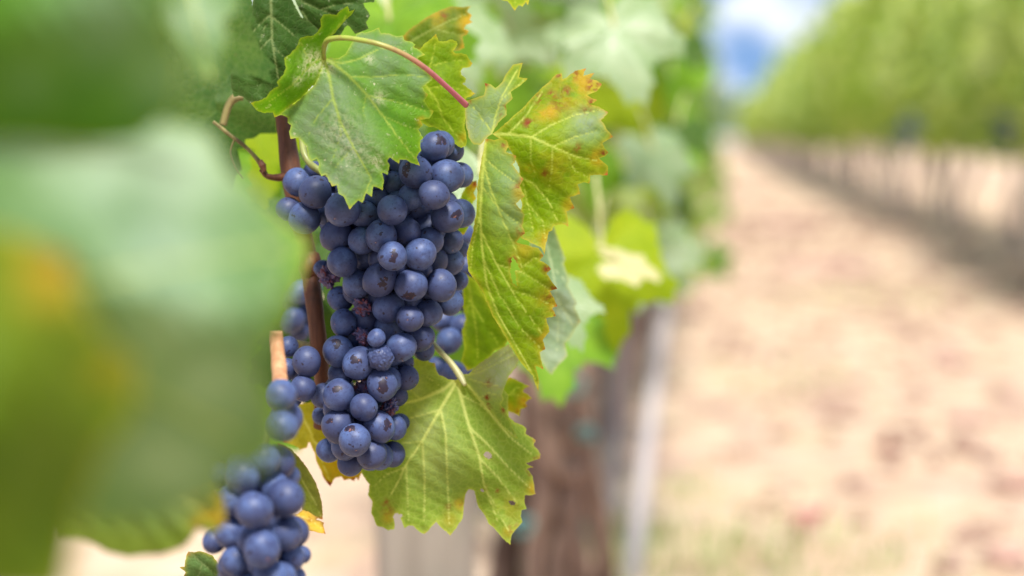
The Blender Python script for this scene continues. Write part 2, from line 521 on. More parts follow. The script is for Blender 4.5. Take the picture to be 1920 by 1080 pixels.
# ------------------------------------------------------------------ traced leaves with depth
def traced_blade(patches, base, root_loc, step=3.2):
    """patches: dicts poly, ctrl (px, py, mm), veins [(polyline, w0, w1)], holes, spots {attr: [(x,y,r,a)]}.
    Each patch is a curved sheet in space; returns one mesh."""
    V, F = [], []
    A = {k: [] for k in ('vein', 'edge', 'tip', 'spot_yellow', 'spot_red', 'pale', 'dust')}
    for pi, pt in enumerate(patches):
        poly = pt['poly']
        rr = np.random.default_rng(abs(pi + int(poly[0][0] * 7)))
        # resample the boundary, rounding the flanks of each tooth a little
        bnd = []
        n = len(poly)
        for i in range(n):
            a = np.array(poly[i]); b = np.array(poly[(i + 1) % n])
            L = np.linalg.norm(b - a)
            m = max(1, int(L / step))
            nrm = np.array([-(b - a)[1], (b - a)[0]]) / max(L, 1e-6)
            bow = rr.normal() * 0.03 * L
            for k in range(m):
                t = k / m
                bnd.append(a + (b - a) * t + nrm * (bow * math.sin(math.pi * t) + (rr.normal() * 0.35 if 0 < k else 0)))
        bnd = np.array(bnd)
        holes = pt.get('holes', [])
        x0, y0 = bnd.min(0); x1, y1 = bnd.max(0)
        gx, gy = np.meshgrid(np.arange(x0, x1, step), np.arange(y0, y1, step * 0.87))
        gx[1::2] += step / 2
        G = np.stack([gx.ravel(), gy.ravel()], 1) + rr.normal(size=(gx.size, 2)) * step * 0.1
        keep = pip([tuple(p) for p in bnd], G[:, 0], G[:, 1])
        G = G[keep]
        de = np.min(np.stack([seg_dist(G, bnd[i], bnd[(i + 1) % len(bnd)])[0] for i in range(len(bnd))]), 0) if len(G) else np.zeros(0)
        G = G[de > step * 0.55]; de = de[de > step * 0.55]
        pts = [Vector(p) for p in bnd] + [Vector(p) for p in G]
        edges = [(i, (i + 1) % len(bnd)) for i in range(len(bnd))]
        res = delaunay_2d_cdt(pts, edges, [], 1, 1e-4)
        ov, of = res[0], res[2]
        Q = np.array([(v.x, v.y) for v in ov])
        T = np.array([tuple(f) for f in of if len(f) == 3])
        cen = Q[T].mean(1)
        ok = pip([tuple(p) for p in bnd], cen[:, 0], cen[:, 1])
        for h in holes: ok &= ~pip(h, cen[:, 0], cen[:, 1])
        T = T[ok]
        edge_d = np.min(np.stack([seg_dist(Q, bnd[i], bnd[(i + 1) % len(bnd)])[0] for i in range(len(bnd))]), 0)
        for h in holes:
            for i in range(len(h)):
                edge_d = np.minimum(edge_d, seg_dist(Q, h[i], h[(i + 1) % len(h)])[0] + 1)
        vein = np.zeros(len(Q)); vd = np.full(len(Q), 1e3)
        for line, w0, w1 in pt.get('veins', []):
            m = len(line) - 1
            for i in range(m):
                d, t = seg_dist(Q, line[i], line[i + 1])
                wd = w0 + (w1 - w0) * (i + t) / m
                vein = np.maximum(vein, np.clip(1.35 - d / np.maximum(wd, 0.1), 0, 1) * (0.55 + 0.45 * min(1, w0 / 3)))
                vd = np.minimum(vd, d)
        # sharp convex teeth
        tip = np.zeros(len(Q))
        area = sum(poly[i][0] * poly[(i + 1) % n][1] - poly[(i + 1) % n][0] * poly[i][1] for i in range(n))
        for i in range(n):
            a, b, c = (np.array(poly[j % n]) for j in (i - 1, i, i + 1))
            u, v = a - b, c - b
            lu, lv = np.linalg.norm(u), np.linalg.norm(v)
            if lu < 2 or lv < 2: continue
            cr = (b - a)[0] * (c - b)[1] - (b - a)[1] * (c - b)[0]
            if cr * area > 0 and (u @ v) / (lu * lv) > -0.45:
                s = pt.get('tip_r', 7)
                tip = np.maximum(tip, np.exp(-(((Q - b) ** 2).sum(1)) / s ** 2) * rr.uniform(0.5, 1.2))
        f = tps(pt['ctrl'])
        dz = f(Q)
        dz += pt.get('wave', 1.6) * noise2(Q, pi + 11, 34) + 0.5 * pt.get('wave', 1.6) * noise2(Q, pi + 31, 13)
        flip = pt.get('flip', 1)
        quilt = pt.get('quilt', 1.4)
        if pt.get('veins'):
            dz += -flip * quilt * (1 - np.exp(-vd / 11)) + flip * 0.25 * vein * -1
        depth = base + dz / 1000.0
        b0 = len(V)
        for q, d in zip(Q, depth):
            V.append(tuple(P(q[0], q[1], float(d)) - root_loc))
        F += [(b0 + int(a), b0 + int(c), b0 + int(b)) for a, b, c in T]
        A['vein'] += list(vein)
        A['edge'] += list(np.exp(-edge_d / pt.get('edge_w', 2.4)) * pt.get('edge_a', 1))
        A['tip'] += list(np.clip(tip + 0.5 * np.exp(-edge_d / 5) * pt.get('rim', 0.2), 0, 1))
        for k in ('spot_yellow', 'spot_red', 'pale', 'dust'):
            s = np.zeros(len(Q))
            for (x, y, r, a) in pt.get(k, []):
                s = np.maximum(s, a * np.exp(-(((Q - np.array([x, y])) ** 2).sum(1)) / r ** 2))
            A[k] += list(s)
    me = bpy.data.meshes.new('leaf_blade')
    me.from_pydata(V, [], F)
    for k, v in A.items():
        at = me.attributes.new(k, 'FLOAT', 'POINT'); at.data.foreach_set('value', [float(x) for x in v])
    smooth(me)
    return me

def traced_leaf(label, patches, base, mat, junction, group=None, petiole=None, petmat=None, step=3.2):
    root = empty('vine_leaf', P(junction[0], junction[1], base))
    tag(root, label, 'leaf', group)
    loc = root.location.copy()
    link_mesh('blade', traced_blade(patches, base, loc, step), mat, root)
    if petiole:
        pts = [P(x, y, d) for x, y, d, r in petiole]
        rad = [r * d / K for x, y, d, r in petiole]
        link_mesh('petiole', shift(tube_mesh('petiole', pts, rad, 12, 0.04), loc), petmat, root)
    return root

build_ground()
build_hills()

# ------------------------------------------------------------------ rows of vines
M_BARK = wood_mat('shaggy_bark', (0.06, 0.032, 0.023), (0.40, 0.26, 0.19), (0.46, 0.33, 0.25), 22, 0.10, 0.85, 1.0, 0.008)
M_POST = wood_mat('weathered_wood', (0.30, 0.26, 0.21), (0.44, 0.39, 0.32), (0.33, 0.32, 0.26), 30, 0.06, 0.85, 0.5, 0.002)
M_CROWN_NEAR = crown_mat('near_row_foliage', (0.06, 0.15, 0.02), (0.20, 0.31, 0.05), (0.42, 0.48, 0.20), 0.45, 0.38)
M_CROWN_FAR = crown_mat('far_row_foliage', (0.15, 0.26, 0.02), (0.47, 0.55, 0.14), (0.68, 0.73, 0.36), 0.5, 0.4)  # colours raised so sun and haze brightness sit in the leaves

def trunk_mesh(seed, h, r, arm, side_bend=0.03):
    rr = random.Random(seed)
    pts = [(0, 0, -0.05), (rr.uniform(-1, 1) * side_bend, rr.uniform(-.02, .02), h * .3), (rr.uniform(-1, 1) * side_bend, 0, h * .65), (0, 0, h)]
    a = tube_mesh('trunk', pts, [r * 1.35, r, r * .95, r * 1.15], 16, 0.16, seed)
    bm = bmesh.new(); bm.from_mesh(a)
    for s in (-1, 1):
        b = tube_mesh('arm', [(0, 0, h * .93), (0.01, s * arm * .3, h + .04), (rr.uniform(-.03, .03), s * arm * .7, h + .05), (0, s * arm, h + .07)], [r * .75, r * .55, r * .45, r * .3], 10, 0.14, seed + s)
        bm.from_mesh(b)
    me = bpy.data.meshes.new('trunk'); bm.to_mesh(me); bm.free(); smooth(me)
    return me

def near_place(rr):
    u = rr.random()
    z = 0.50 + 0.85 * u ** 1.1
    x = rr.gauss(-0.02, 0.13)
    x = max(-0.45, min(0.17 + rr.gauss(0, .03), x))
    y = rr.uniform(-0.85, 0.85)
    n = (rr.gauss(0.35 * (1 if x > -.05 else -1), 0.5), rr.gauss(-0.25, 0.55), rr.uniform(0.05, 1.0))
    t = (rr.gauss(0.15, .4), rr.gauss(0, .5), rr.uniform(-1.2, -0.1))
    return Vector((x, y, z)), n, t

def far_place_for(seed):
    q = random.Random(seed)
    shoots = []
    for _ in range(26):
        shoots.append((q.uniform(-.95, .95), q.uniform(-1, 1), q.uniform(.55, 1.0) if q.random() < .75 else q.uniform(1.0, 1.2), q.gauss(0, .25)))
    def place(rr):
        sy, sx, top, lean = rr.choice(shoots)
        k = rr.random()
        z = 0.70 + 1.95 * top * k
        wd = 0.32 + 0.30 * math.sin(math.pi * min(1, k * 1.1))
        x = math.copysign(abs(sx) ** .6, sx) * wd + rr.gauss(0, .07)
        y = sy + lean * k + rr.gauss(0, .09)
        n = (rr.gauss(0.5 * math.copysign(1, x), 0.5), rr.gauss(-0.45, 0.45), rr.uniform(0.2, 1.2))
        return Vector((x, y, z)), n, (rr.gauss(0, .4), rr.gauss(0, .5), rr.uniform(-1.2, 0.1))
    return place

NEAR_X = -0.25
protos = []
for v in range(2):
    r = empty('grapevine', (NEAR_X, 3.3, 0))
    link_mesh('trunk', trunk_mesh(20 + v, 0.56, 0.034, 0.6), M_BARK, r)
    link_mesh('foliage', leaf_cloud('foliage', 330, near_place, (0.05, 0.09), 40 + v, 4, 26), M_CROWN_NEAR, r)
    protos.append(r)
NG = 'vines receding along the near row'
tag(protos[0], 'grapevine with the nearest brown shaggy trunk, right of the lower sharp leaf', 'grapevine', NG)
protos[1].location = (NEAR_X - .02, 4.75, 0)
NL = 'blurred grapevine farther along the near row, beyond the brown shaggy trunk'
tag(protos[1], NL, 'grapevine', NG)
rv = random.Random(3)
for i in range(40):
    c = copy_thing(protos[i % 2], (NEAR_X + rv.uniform(-.03, .03), 6.2 + 1.45 * i, 0), math.pi * 0 + rv.uniform(-.08, .08))
    c['label'] = NL
# the stout old trunk of the first vine is thicker than the others and leans apart in two
t0 = protos[0].children[0]
def big_trunk():
    bm = bmesh.new()
    for k, (pts, rad) in enumerate([
        ([(1040, 1420, 3.3), (1052, 1080, 3.3), (1040, 900, 3.3), (1048, 760, 3.3), (1040, 690, 3.3)], [62, 44, 38, 36, 36]),
        ([(990, 1420, 3.27), (1000, 1080, 3.27), (1030, 900, 3.26), (1012, 780, 3.27), (1010, 700, 3.28)], [34, 24, 20, 22, 18]),
        ([(1060, 1420, 3.25), (1045, 1080, 3.25), (1075, 950, 3.26), (1050, 840, 3.25), (1075, 720, 3.27)], [30, 20, 18, 20, 16]),
        ([(1090, 1420, 3.27), (1085, 1080, 3.27), (1062, 960, 3.25), (1085, 850, 3.27), (1060, 740, 3.25)], [32, 22, 17, 19, 15]),
        ([(1010, 760, 3.24), (1030, 850, 3.23), (1062, 890, 3.23), (1092, 870, 3.26)], [10, 17, 17, 8]),
        ([(1135, 1400, 3.34), (1132, 1050, 3.34), (1108, 900, 3.33), (1096, 780, 3.32), (1085, 660, 3.3)], [22, 20, 19, 18, 16]),
        ([(955, 1400, 3.36), (948, 1060, 3.36), (985, 930, 3.34), (1010, 820, 3.32)], [36, 30, 26, 22]),
        ([(1020, 720, 3.3), (985, 640, 3.26), (960, 560, 3.1)], [34, 26, 18]),
        ([(1070, 720, 3.3), (1100, 640, 3.5), (1140, 560, 3.9)], [34, 26, 18])]):
        me = tube_mesh('t', [P(*p) for p in pts], [q * 3.3 / K for q in rad], 18, 0.2, k)
        bm.from_mesh(me)
    me = bpy.data.meshes.new('trunk'); bm.to_mesh(me); bm.free(); smooth(me)
    me.transform(Matrix.Translation(-Vector(protos[0].location)))
    me.materials.append(M_BARK)
    return me
t0.data = big_trunk()

FAR_X = 2.12
fp = []
M_FTRUNK = wood_mat('far_trunk_bark', (0.28, 0.20, 0.18), (0.46, 0.36, 0.32), None, 40, 0.15, 0.85, 0.6, 0.004)
FG = 'vines of the opposite row'
FL = 'sunlit blurred grapevine in the opposite row across the dirt path'
for v in range(4):
    r = empty('grapevine', (FAR_X, 10 + v * 1.7, 0))
    tag(r, FL, 'grapevine', FG)
    link_mesh('trunk', trunk_mesh(70 + v, 0.78, 0.027, 0.7, .06), M_FTRUNK, r)
    link_mesh('foliage', leaf_cloud('foliage', 560, far_place_for(200 + v), (0.07, 0.125), 90 + v, 2, 14), M_CROWN_FAR, r)
    fp.append(r)
for i in range(90):
    c = copy_thing(fp[rv.randrange(4)], (FAR_X + rv.uniform(-.10, .10), 10 + 1.7 * (i + 4), 0), rv.choice((0, math.pi)) + rv.uniform(-.1, .1))
    c.scale = (rv.uniform(.85, 1.2), rv.uniform(.95, 1.1), rv.uniform(.92, 1.14))

# trees where the path ends
M_TREE = crown_mat('far_tree_foliage', (0.10, 0.16, 0.07), (0.18, 0.25, 0.12), (0.28, 0.35, 0.19), .35, .5)
for k, (x, d, h) in enumerate([(1330, 178, 4.2), (1362, 185, 4.8), (1395, 176, 4.0), (1432, 182, 4.6), (1468, 179, 5.2)]):
    g0 = P(x, 260, d)
    tr = empty('tree', (g0.x, g0.y, 0))
    tag(tr, 'small faint tree closing off the far end of the dirt path', 'tree', 'trees at the far end of the path')
    link_mesh('trunk', tube_mesh('trunk', [(0, 0, -.2), (.05, 0, h * .4), (0, .05, h * .8)], [.14, .11, .05], 10, .1, k), M_FTRUNK, tr)
    def tree_place(q, h=h):
        a = q.uniform(0, 6.28); zz = q.random(); rr_ = h * .36 * math.sin(math.pi * (.15 + .8 * zz)) * q.random() ** .4 * q.uniform(.8, 1.15)
        return Vector((math.cos(a) * rr_, math.sin(a) * rr_, h * (.22 + .8 * zz))), (math.cos(a), math.sin(a), q.uniform(0, 1.2)), (0.1, 0, -1)
    link_mesh('crown', leaf_cloud('crown', 420, tree_place, (.14, .26), 700 + k, 2, 10), M_TREE, tr)

# posts of the opposite row
def post(px_or_x, y, h, r, label, group=None, mat=None, name='trellis_post', lean=(0, 0)):
    o = empty(name, (px_or_x, y, 0))
    tag(o, label, 'post', group)
    me = tube_mesh('post_shaft', [(0, 0, -.1), (lean[0] * .5, lean[1] * .5, h * .5), (lean[0], lean[1], h)], [r, r * .98, r * .96], 14, 0.03, int(y * 10))
    link_mesh('shaft', me, mat or M_POST, o)
    cap = tube_mesh('post_top', [(lean[0], lean[1], h), (lean[0], lean[1], h + .012), (lean[0], lean[1], h + .02)], [r * .96, r * .8, r * .3], 14, 0.03, 3)
    link_mesh('top', cap, mat or M_POST, o)
    return o
for i in range(7):
    post(FAR_X - .08, 15.0 + 6.75 * i + .6, 2.0, 0.05, 'grey wooden trellis post among the trunks of the opposite row', 'posts of the opposite row')
# the wide pale post behind the hanging bunches, and the slim stakes down the near row
p0 = P(800, 1000, 2.35)
post(p0.x, p0.y, 0.6, 0.050, 'wide pale grey wooden post below the large lower leaf', mat=M_POST)
M_STAKE = plain_mat('galvanised_stake', (0.30, 0.28, 0.29), (0.42, 0.38, 0.37), 12, 0.8)
def stake(b, t, r, label):
    base, top = P(*b), P(*t)
    base = base - (base - top).normalized() * -0.0
    o = empty('vine_stake', base); tag(o, label, 'stake')
    link_mesh('shaft', shift(tube_mesh('stake', [base, (base + top) / 2, top], [r, r, r * .95], 10, .05, 5), base), M_STAKE, o)
    return o
stake((1172, 1190, 4.15), (1252, 520, 4.3), 0.015, 'pale leaning stake right of the brown trunk, nearest the path')
stake((1148, 1075, 4.9), (1166, 560, 5.0), 0.012, 'thin upright pale stake between the brown trunk and the leaning stake')

# teal plastic ties on the trunk
M_TEAL = plain_mat('teal_plastic', (0.12, 0.30, 0.28), (0.18, 0.38, 0.36), 60, 0.4)
for k, (x, y, d, lab) in enumerate([(1072, 722, 3.2, 'pale teal vine tie at the top of the brown trunk'),
                                    (978, 985, 3.2, 'teal vine tie low on the left of the brown trunk'),
                                    (1098, 812, 3.22, 'small teal vine tie on the right limb of the brown trunk')]):
    c = P(x, y, d); R = (0.014, 0.013, 0.009)[k]
    pts = [c + RT * math.cos(a) * R + UP * math.sin(a) * R * .75 + FW * .02 * math.sin(a * 2) for a in np.linspace(0, 5.6, 9)]
    me = tube_mesh('vine_tie', pts, [0.005] * 9, 8, .1, k)
    o = link_mesh('vine_tie', shift(me, c), M_TEAL, None, c)
    tag(o, lab, 'vine tie')

# clods and fallen leaves on the path
M_CLOD = plain_mat('clod', (0.32, 0.18, 0.15), (0.42, 0.26, 0.20), 60, 0.95)
M_FALL = plain_mat('dry_leaf', (0.26, 0.08, 0.09), (0.34, 0.14, 0.12), 60, 0.8)
def ground_pt(px, py):
    return P(px, py, ground_depth(py))
CL = [(1522, 985, .05, 1, 'pinkish dry fallen leaf on the path near the bottom edge, left of the clods'),
      (1818, 782, .055, 0, 'dark reddish clod at the right of the path, halfway down'),
      (1885, 1062, .04, 0, 'dark brown clod in the bottom right corner of the path'),
      (1905, 915, .045, 0, 'dark clod at the right edge of the photo above the corner clod'),
      (1672, 868, .06, 1, 'pink dry fallen leaf in the middle of the lower path'),
      (1775, 668, .06, 0, 'small brown clod on the path below the grey posts'),
      (1545, 505, .28, 0, 'broad reddish clod in the middle of the path'),
      (1480, 425, .30, 0, 'dark reddish flat streak far up the path'),  # flat reddish streak built from a squashed clod mesh
      (1395, 360, .38, 0, 'farthest dark soil heap near the end of the path')]
for k, (x, y, r, kind, lab) in enumerate(CL):
    g0 = ground_pt(x, y)
    if kind == 0:
        bm = bmesh.new(); bmesh.ops.create_icosphere(bm, subdivisions=3, radius=r)
        rr = random.Random(k)
        ph = [rr.uniform(0, 6) for _ in range(6)]
        for v in bm.verts:
            q = v.co / r
            s = 1 + .22 * math.sin(3 * q.x + ph[0]) * math.sin(3 * q.y + ph[1]) + .12 * math.sin(7 * q.z + ph[2] + 5 * q.x) + rr.uniform(-.05, .05)
            v.co = Vector((q.x * r * s * 1.15, q.y * r * s * (2.2 if r > .2 else 1.2), q.z * r * s * (.10 if r > .2 else .38)))
        me = bpy.data.meshes.new('clod'); bm.to_mesh(me); bm.free(); smooth(me)
        o = link_mesh('soil_clod', me, M_CLOD, None, (g0.x, g0.y, gz(g0.x, g0.y) - 0.005 + (.01 if r > .2 else r * .2)))
        tag(o, lab, 'clod')
    else:
        vs, fs = generic_leaf(r, k + 5, 4, 30, .5, -.4, .15)
        me = bpy.data.meshes.new('fallen_leaf'); me.from_pydata(vs, [], fs); smooth(me)
        o = link_mesh('fallen_leaf', me, M_FALL, None, (g0.x, g0.y, gz(g0.x, g0.y) + .008))
        o.rotation_euler = (.25, -.2, k)
        tag(o, lab, 'fallen leaf')

# grass on the path: too many blades to count
def grass():
    rr = random.Random(12)
    V, F, = [], []
    spots = [(1340, 1070, .30, 480), (1160, 1000, .16, 150), (1300, 900, .10, 60), (1650, 560, .5, 260), (1450, 720, .35, 120)]
    for (x, y, s, n) in spots:
        c = ground_pt(x, y)
        for _ in range(n):
            px_, py_ = c.x + rr.gauss(0, s * .6), c.y + rr.gauss(0, s)
            h = rr.uniform(.02, .07); a = rr.uniform(0, 6.28); l = rr.uniform(.2, .9) * h
            wd = rr.uniform(.0015, .003)
            b = len(V); z0 = gz(px_, py_) - .012
            ux, uy = math.cos(a), math.sin(a)
            V += [(px_ - uy * wd, py_ + ux * wd, z0), (px_ + uy * wd, py_ - ux * wd, z0),
                  (px_ + ux * l * .4 + uy * wd * .8, py_ + uy * l * .4 - ux * wd * .8, z0 + h * .65), (px_ + ux * l * .4 - uy * wd * .8, py_ + uy * l * .4 + ux * wd * .8, z0 + h * .65),
                  (px_ + ux * l, py_ + uy * l, z0 + h)]
            F += [(b, b + 1, b + 2, b + 3), (b + 3, b + 2, b + 4)]
    me = bpy.data.meshes.new('grass'); me.from_pydata(V, [], F); smooth(me)
    tag(link_mesh('grass', me, crown_mat('grass_blades', (0.20, 0.28, 0.09), (0.30, 0.36, 0.14), (0.46, 0.42, 0.22), .35, .6)),
        'sparse pale green grass on the dirt path', 'grass', kind='stuff')
grass()

# straw littering the path
def straw():
    rr = random.Random(77); V, F = [], []
    for _ in range(5200):
        y = 3.5 + 16 * rr.random() ** 1.6; x = rr.uniform(-0.9, 1.9)
        a = rr.uniform(0, 6.28); L = rr.uniform(.02, .08); wd = rr.uniform(.001, .003)
        z0 = gz(x, y) - .008 + rr.uniform(0, .012); dz = rr.uniform(-.004, .012)
        ux, uy = math.cos(a), math.sin(a); b = len(V)
        V += [(x - uy * wd, y + ux * wd, z0), (x + uy * wd, y - ux * wd, z0), (x + ux * L + uy * wd, y + uy * L - ux * wd, z0 + dz), (x + ux * L - uy * wd, y + uy * L + ux * wd, z0 + dz)]
        F.append((b, b + 1, b + 2, b + 3))
    me = bpy.data.meshes.new('straw'); me.from_pydata(V, [], F)
    tag(link_mesh('straw', me, crown_mat('straw_stalks', (0.42, 0.27, 0.15), (0.60, 0.45, 0.26), (0.68, 0.56, 0.38), .1, .8, (1, 1, 1))),
        'dry straw littering the dirt path', 'straw', kind='stuff')
straw()

# crumbs of soil: too many to count
def crumbs():
    rr = random.Random(31); base = bmesh.new(); bmesh.ops.create_icosphere(base, subdivisions=2, radius=1)
    bv = [v.co.copy() for v in base.verts]; bf = [[v.index for v in f.verts] for f in base.faces]; base.free(); V, F = [], []
    for _ in range(900):
        y = 3.6 + 22 * rr.random() ** 1.7; x = rr.uniform(-.5, 1.9)
        r = rr.uniform(.006, .022) * (1 + y * .06)
        M = Matrix.Translation((x, y, gz(x, y) - .01 + r * .3)) @ Matrix.Rotation(rr.uniform(0, 6), 4, 'Z') @ Matrix.Diagonal((r * rr.uniform(.8, 1.6), r * rr.uniform(.7, 1.3), r * rr.uniform(.4, .9), 1))
        b = len(V)
        V += [tuple(M @ v + Vector((rr.uniform(-1, 1), rr.uniform(-1, 1), rr.uniform(-1, 1))) * r * .16) for v in bv]
        F += [[b + i for i in f] for f in bf]
    me = bpy.data.meshes.new('soil_crumbs'); me.from_pydata(V, [], F)
    tag(link_mesh('soil_crumbs', me, crown_mat('soil_crumb', (0.22, 0.13, 0.10), (0.38, 0.26, 0.19), (0.52, 0.40, 0.29), 0, .95)), 'loose crumbs of dry soil scattered over the dirt path', 'soil', kind='stuff')
crumbs()

# ------------------------------------------------------------------ grape bunches
def berry_mesh(name, seed, patch=False, R=0.0072):
    rr = random.Random(seed)
    na = 36
    th = list(np.concatenate([np.linspace(0, .5, 9), np.linspace(.5, math.pi, 22)[1:]]))
    ph = [rr.uniform(0, 6.28) for _ in range(4)]
    el = rr.uniform(0.94, 1.08)
    vs = [(0, 0, R * el * .985)]; sc = [1.0]; pa = [0.0]
    for t in th[1:-1]:
        for k in range(na):
            a = 2 * math.pi * k / na
            d = Vector((math.sin(t) * math.cos(a), math.sin(t) * math.sin(a), math.cos(t)))
            q = 1 + .032 * math.sin(2 * a + ph[0]) * math.sin(t) + .026 * math.sin(2 * t + ph[1] + a) + .012 * math.sin(3 * a + 2 * t + ph[2]) * math.sin(t)
            dent = 1 - .02 * math.exp(-(t / .12) ** 2) + .008 * math.exp(-((t - .22) / .08) ** 2)
            vs.append((d.x * R * q, d.y * R * q, d.z * R * el * dent * q))
            sc.append(max(0, 1 - t / (.30)))
            pa.append(math.exp(-(d.angle(Vector((1, 0, 0))) / .62) ** 2) * 1.15 - .12)
    vs.append((0, 0, -R * el)); sc.append(0); pa.append(0)
    fs = [(0, 1 + k, 1 + (k + 1) % na) for k in range(na)]
    m = len(th) - 2
    for j in range(m - 1):
        for k in range(na):
            fs.append((1 + j * na + k, 1 + (j + 1) * na + k, 1 + (j + 1) * na + (k + 1) % na, 1 + j * na + (k + 1) % na))
    e = len(vs) - 1
    for k in range(na): fs.append((e, 1 + (m - 1) * na + (k + 1) % na, 1 + (m - 1) * na + k))
    me = bpy.data.meshes.new(name); me.from_pydata(vs, [], fs)
    me.attributes.new('scar', 'FLOAT', 'POINT').data.foreach_set('value', sc)
    if patch: me.attributes.new('patch', 'FLOAT', 'POINT').data.foreach_set('value', pa)
    smooth(me)
    return me

def raisin_mesh(name, seed, R=0.0072, amt=.3):
    rr = random.Random(seed)
    bm = bmesh.new(); bmesh.ops.create_icosphere(bm, subdivisions=5, radius=R)
    from mathutils import noise
    o = Vector((rr.uniform(-9, 9),) * 3)
    for v in bm.verts:
        q = v.co / R
        n1 = abs(noise.noise(q * 1.6 + o)); n2 = abs(noise.noise(q * 3.3 + o * 2)); n3 = noise.noise(q * 8 + o)
        v.co = v.co * (1 - amt * (1 - 2.2 * n1) - amt * .6 * (1 - 2.4 * n2) + .03 * n3)
    me = bpy.data.meshes.new(name); bm.to_mesh(me); bm.free(); smooth(me)
    return me

MB_PLAIN, MB_PATCH, MB_DRY = berry_mat('berry_skin'), berry_mat('berry_skin_rubbed', 0.95), berry_mat('berry_dried', 0, True)
BM = [berry_mesh('berry', s) for s in range(9)]
BP = [berry_mesh('berry_rubbed', 50 + s, True) for s in range(3)]
BR = [raisin_mesh('berry_dried', 80 + s) for s in range(3)]
BW = [raisin_mesh('berry_wrinkled', 90, amt=.09)]
for m in BM: m.materials.append(MB_PLAIN)
for m in BP: m.materials.append(MB_PATCH)
for m in BR: m.materials.append(MB_DRY)
for m in BW: m.materials.append(MB_PLAIN)

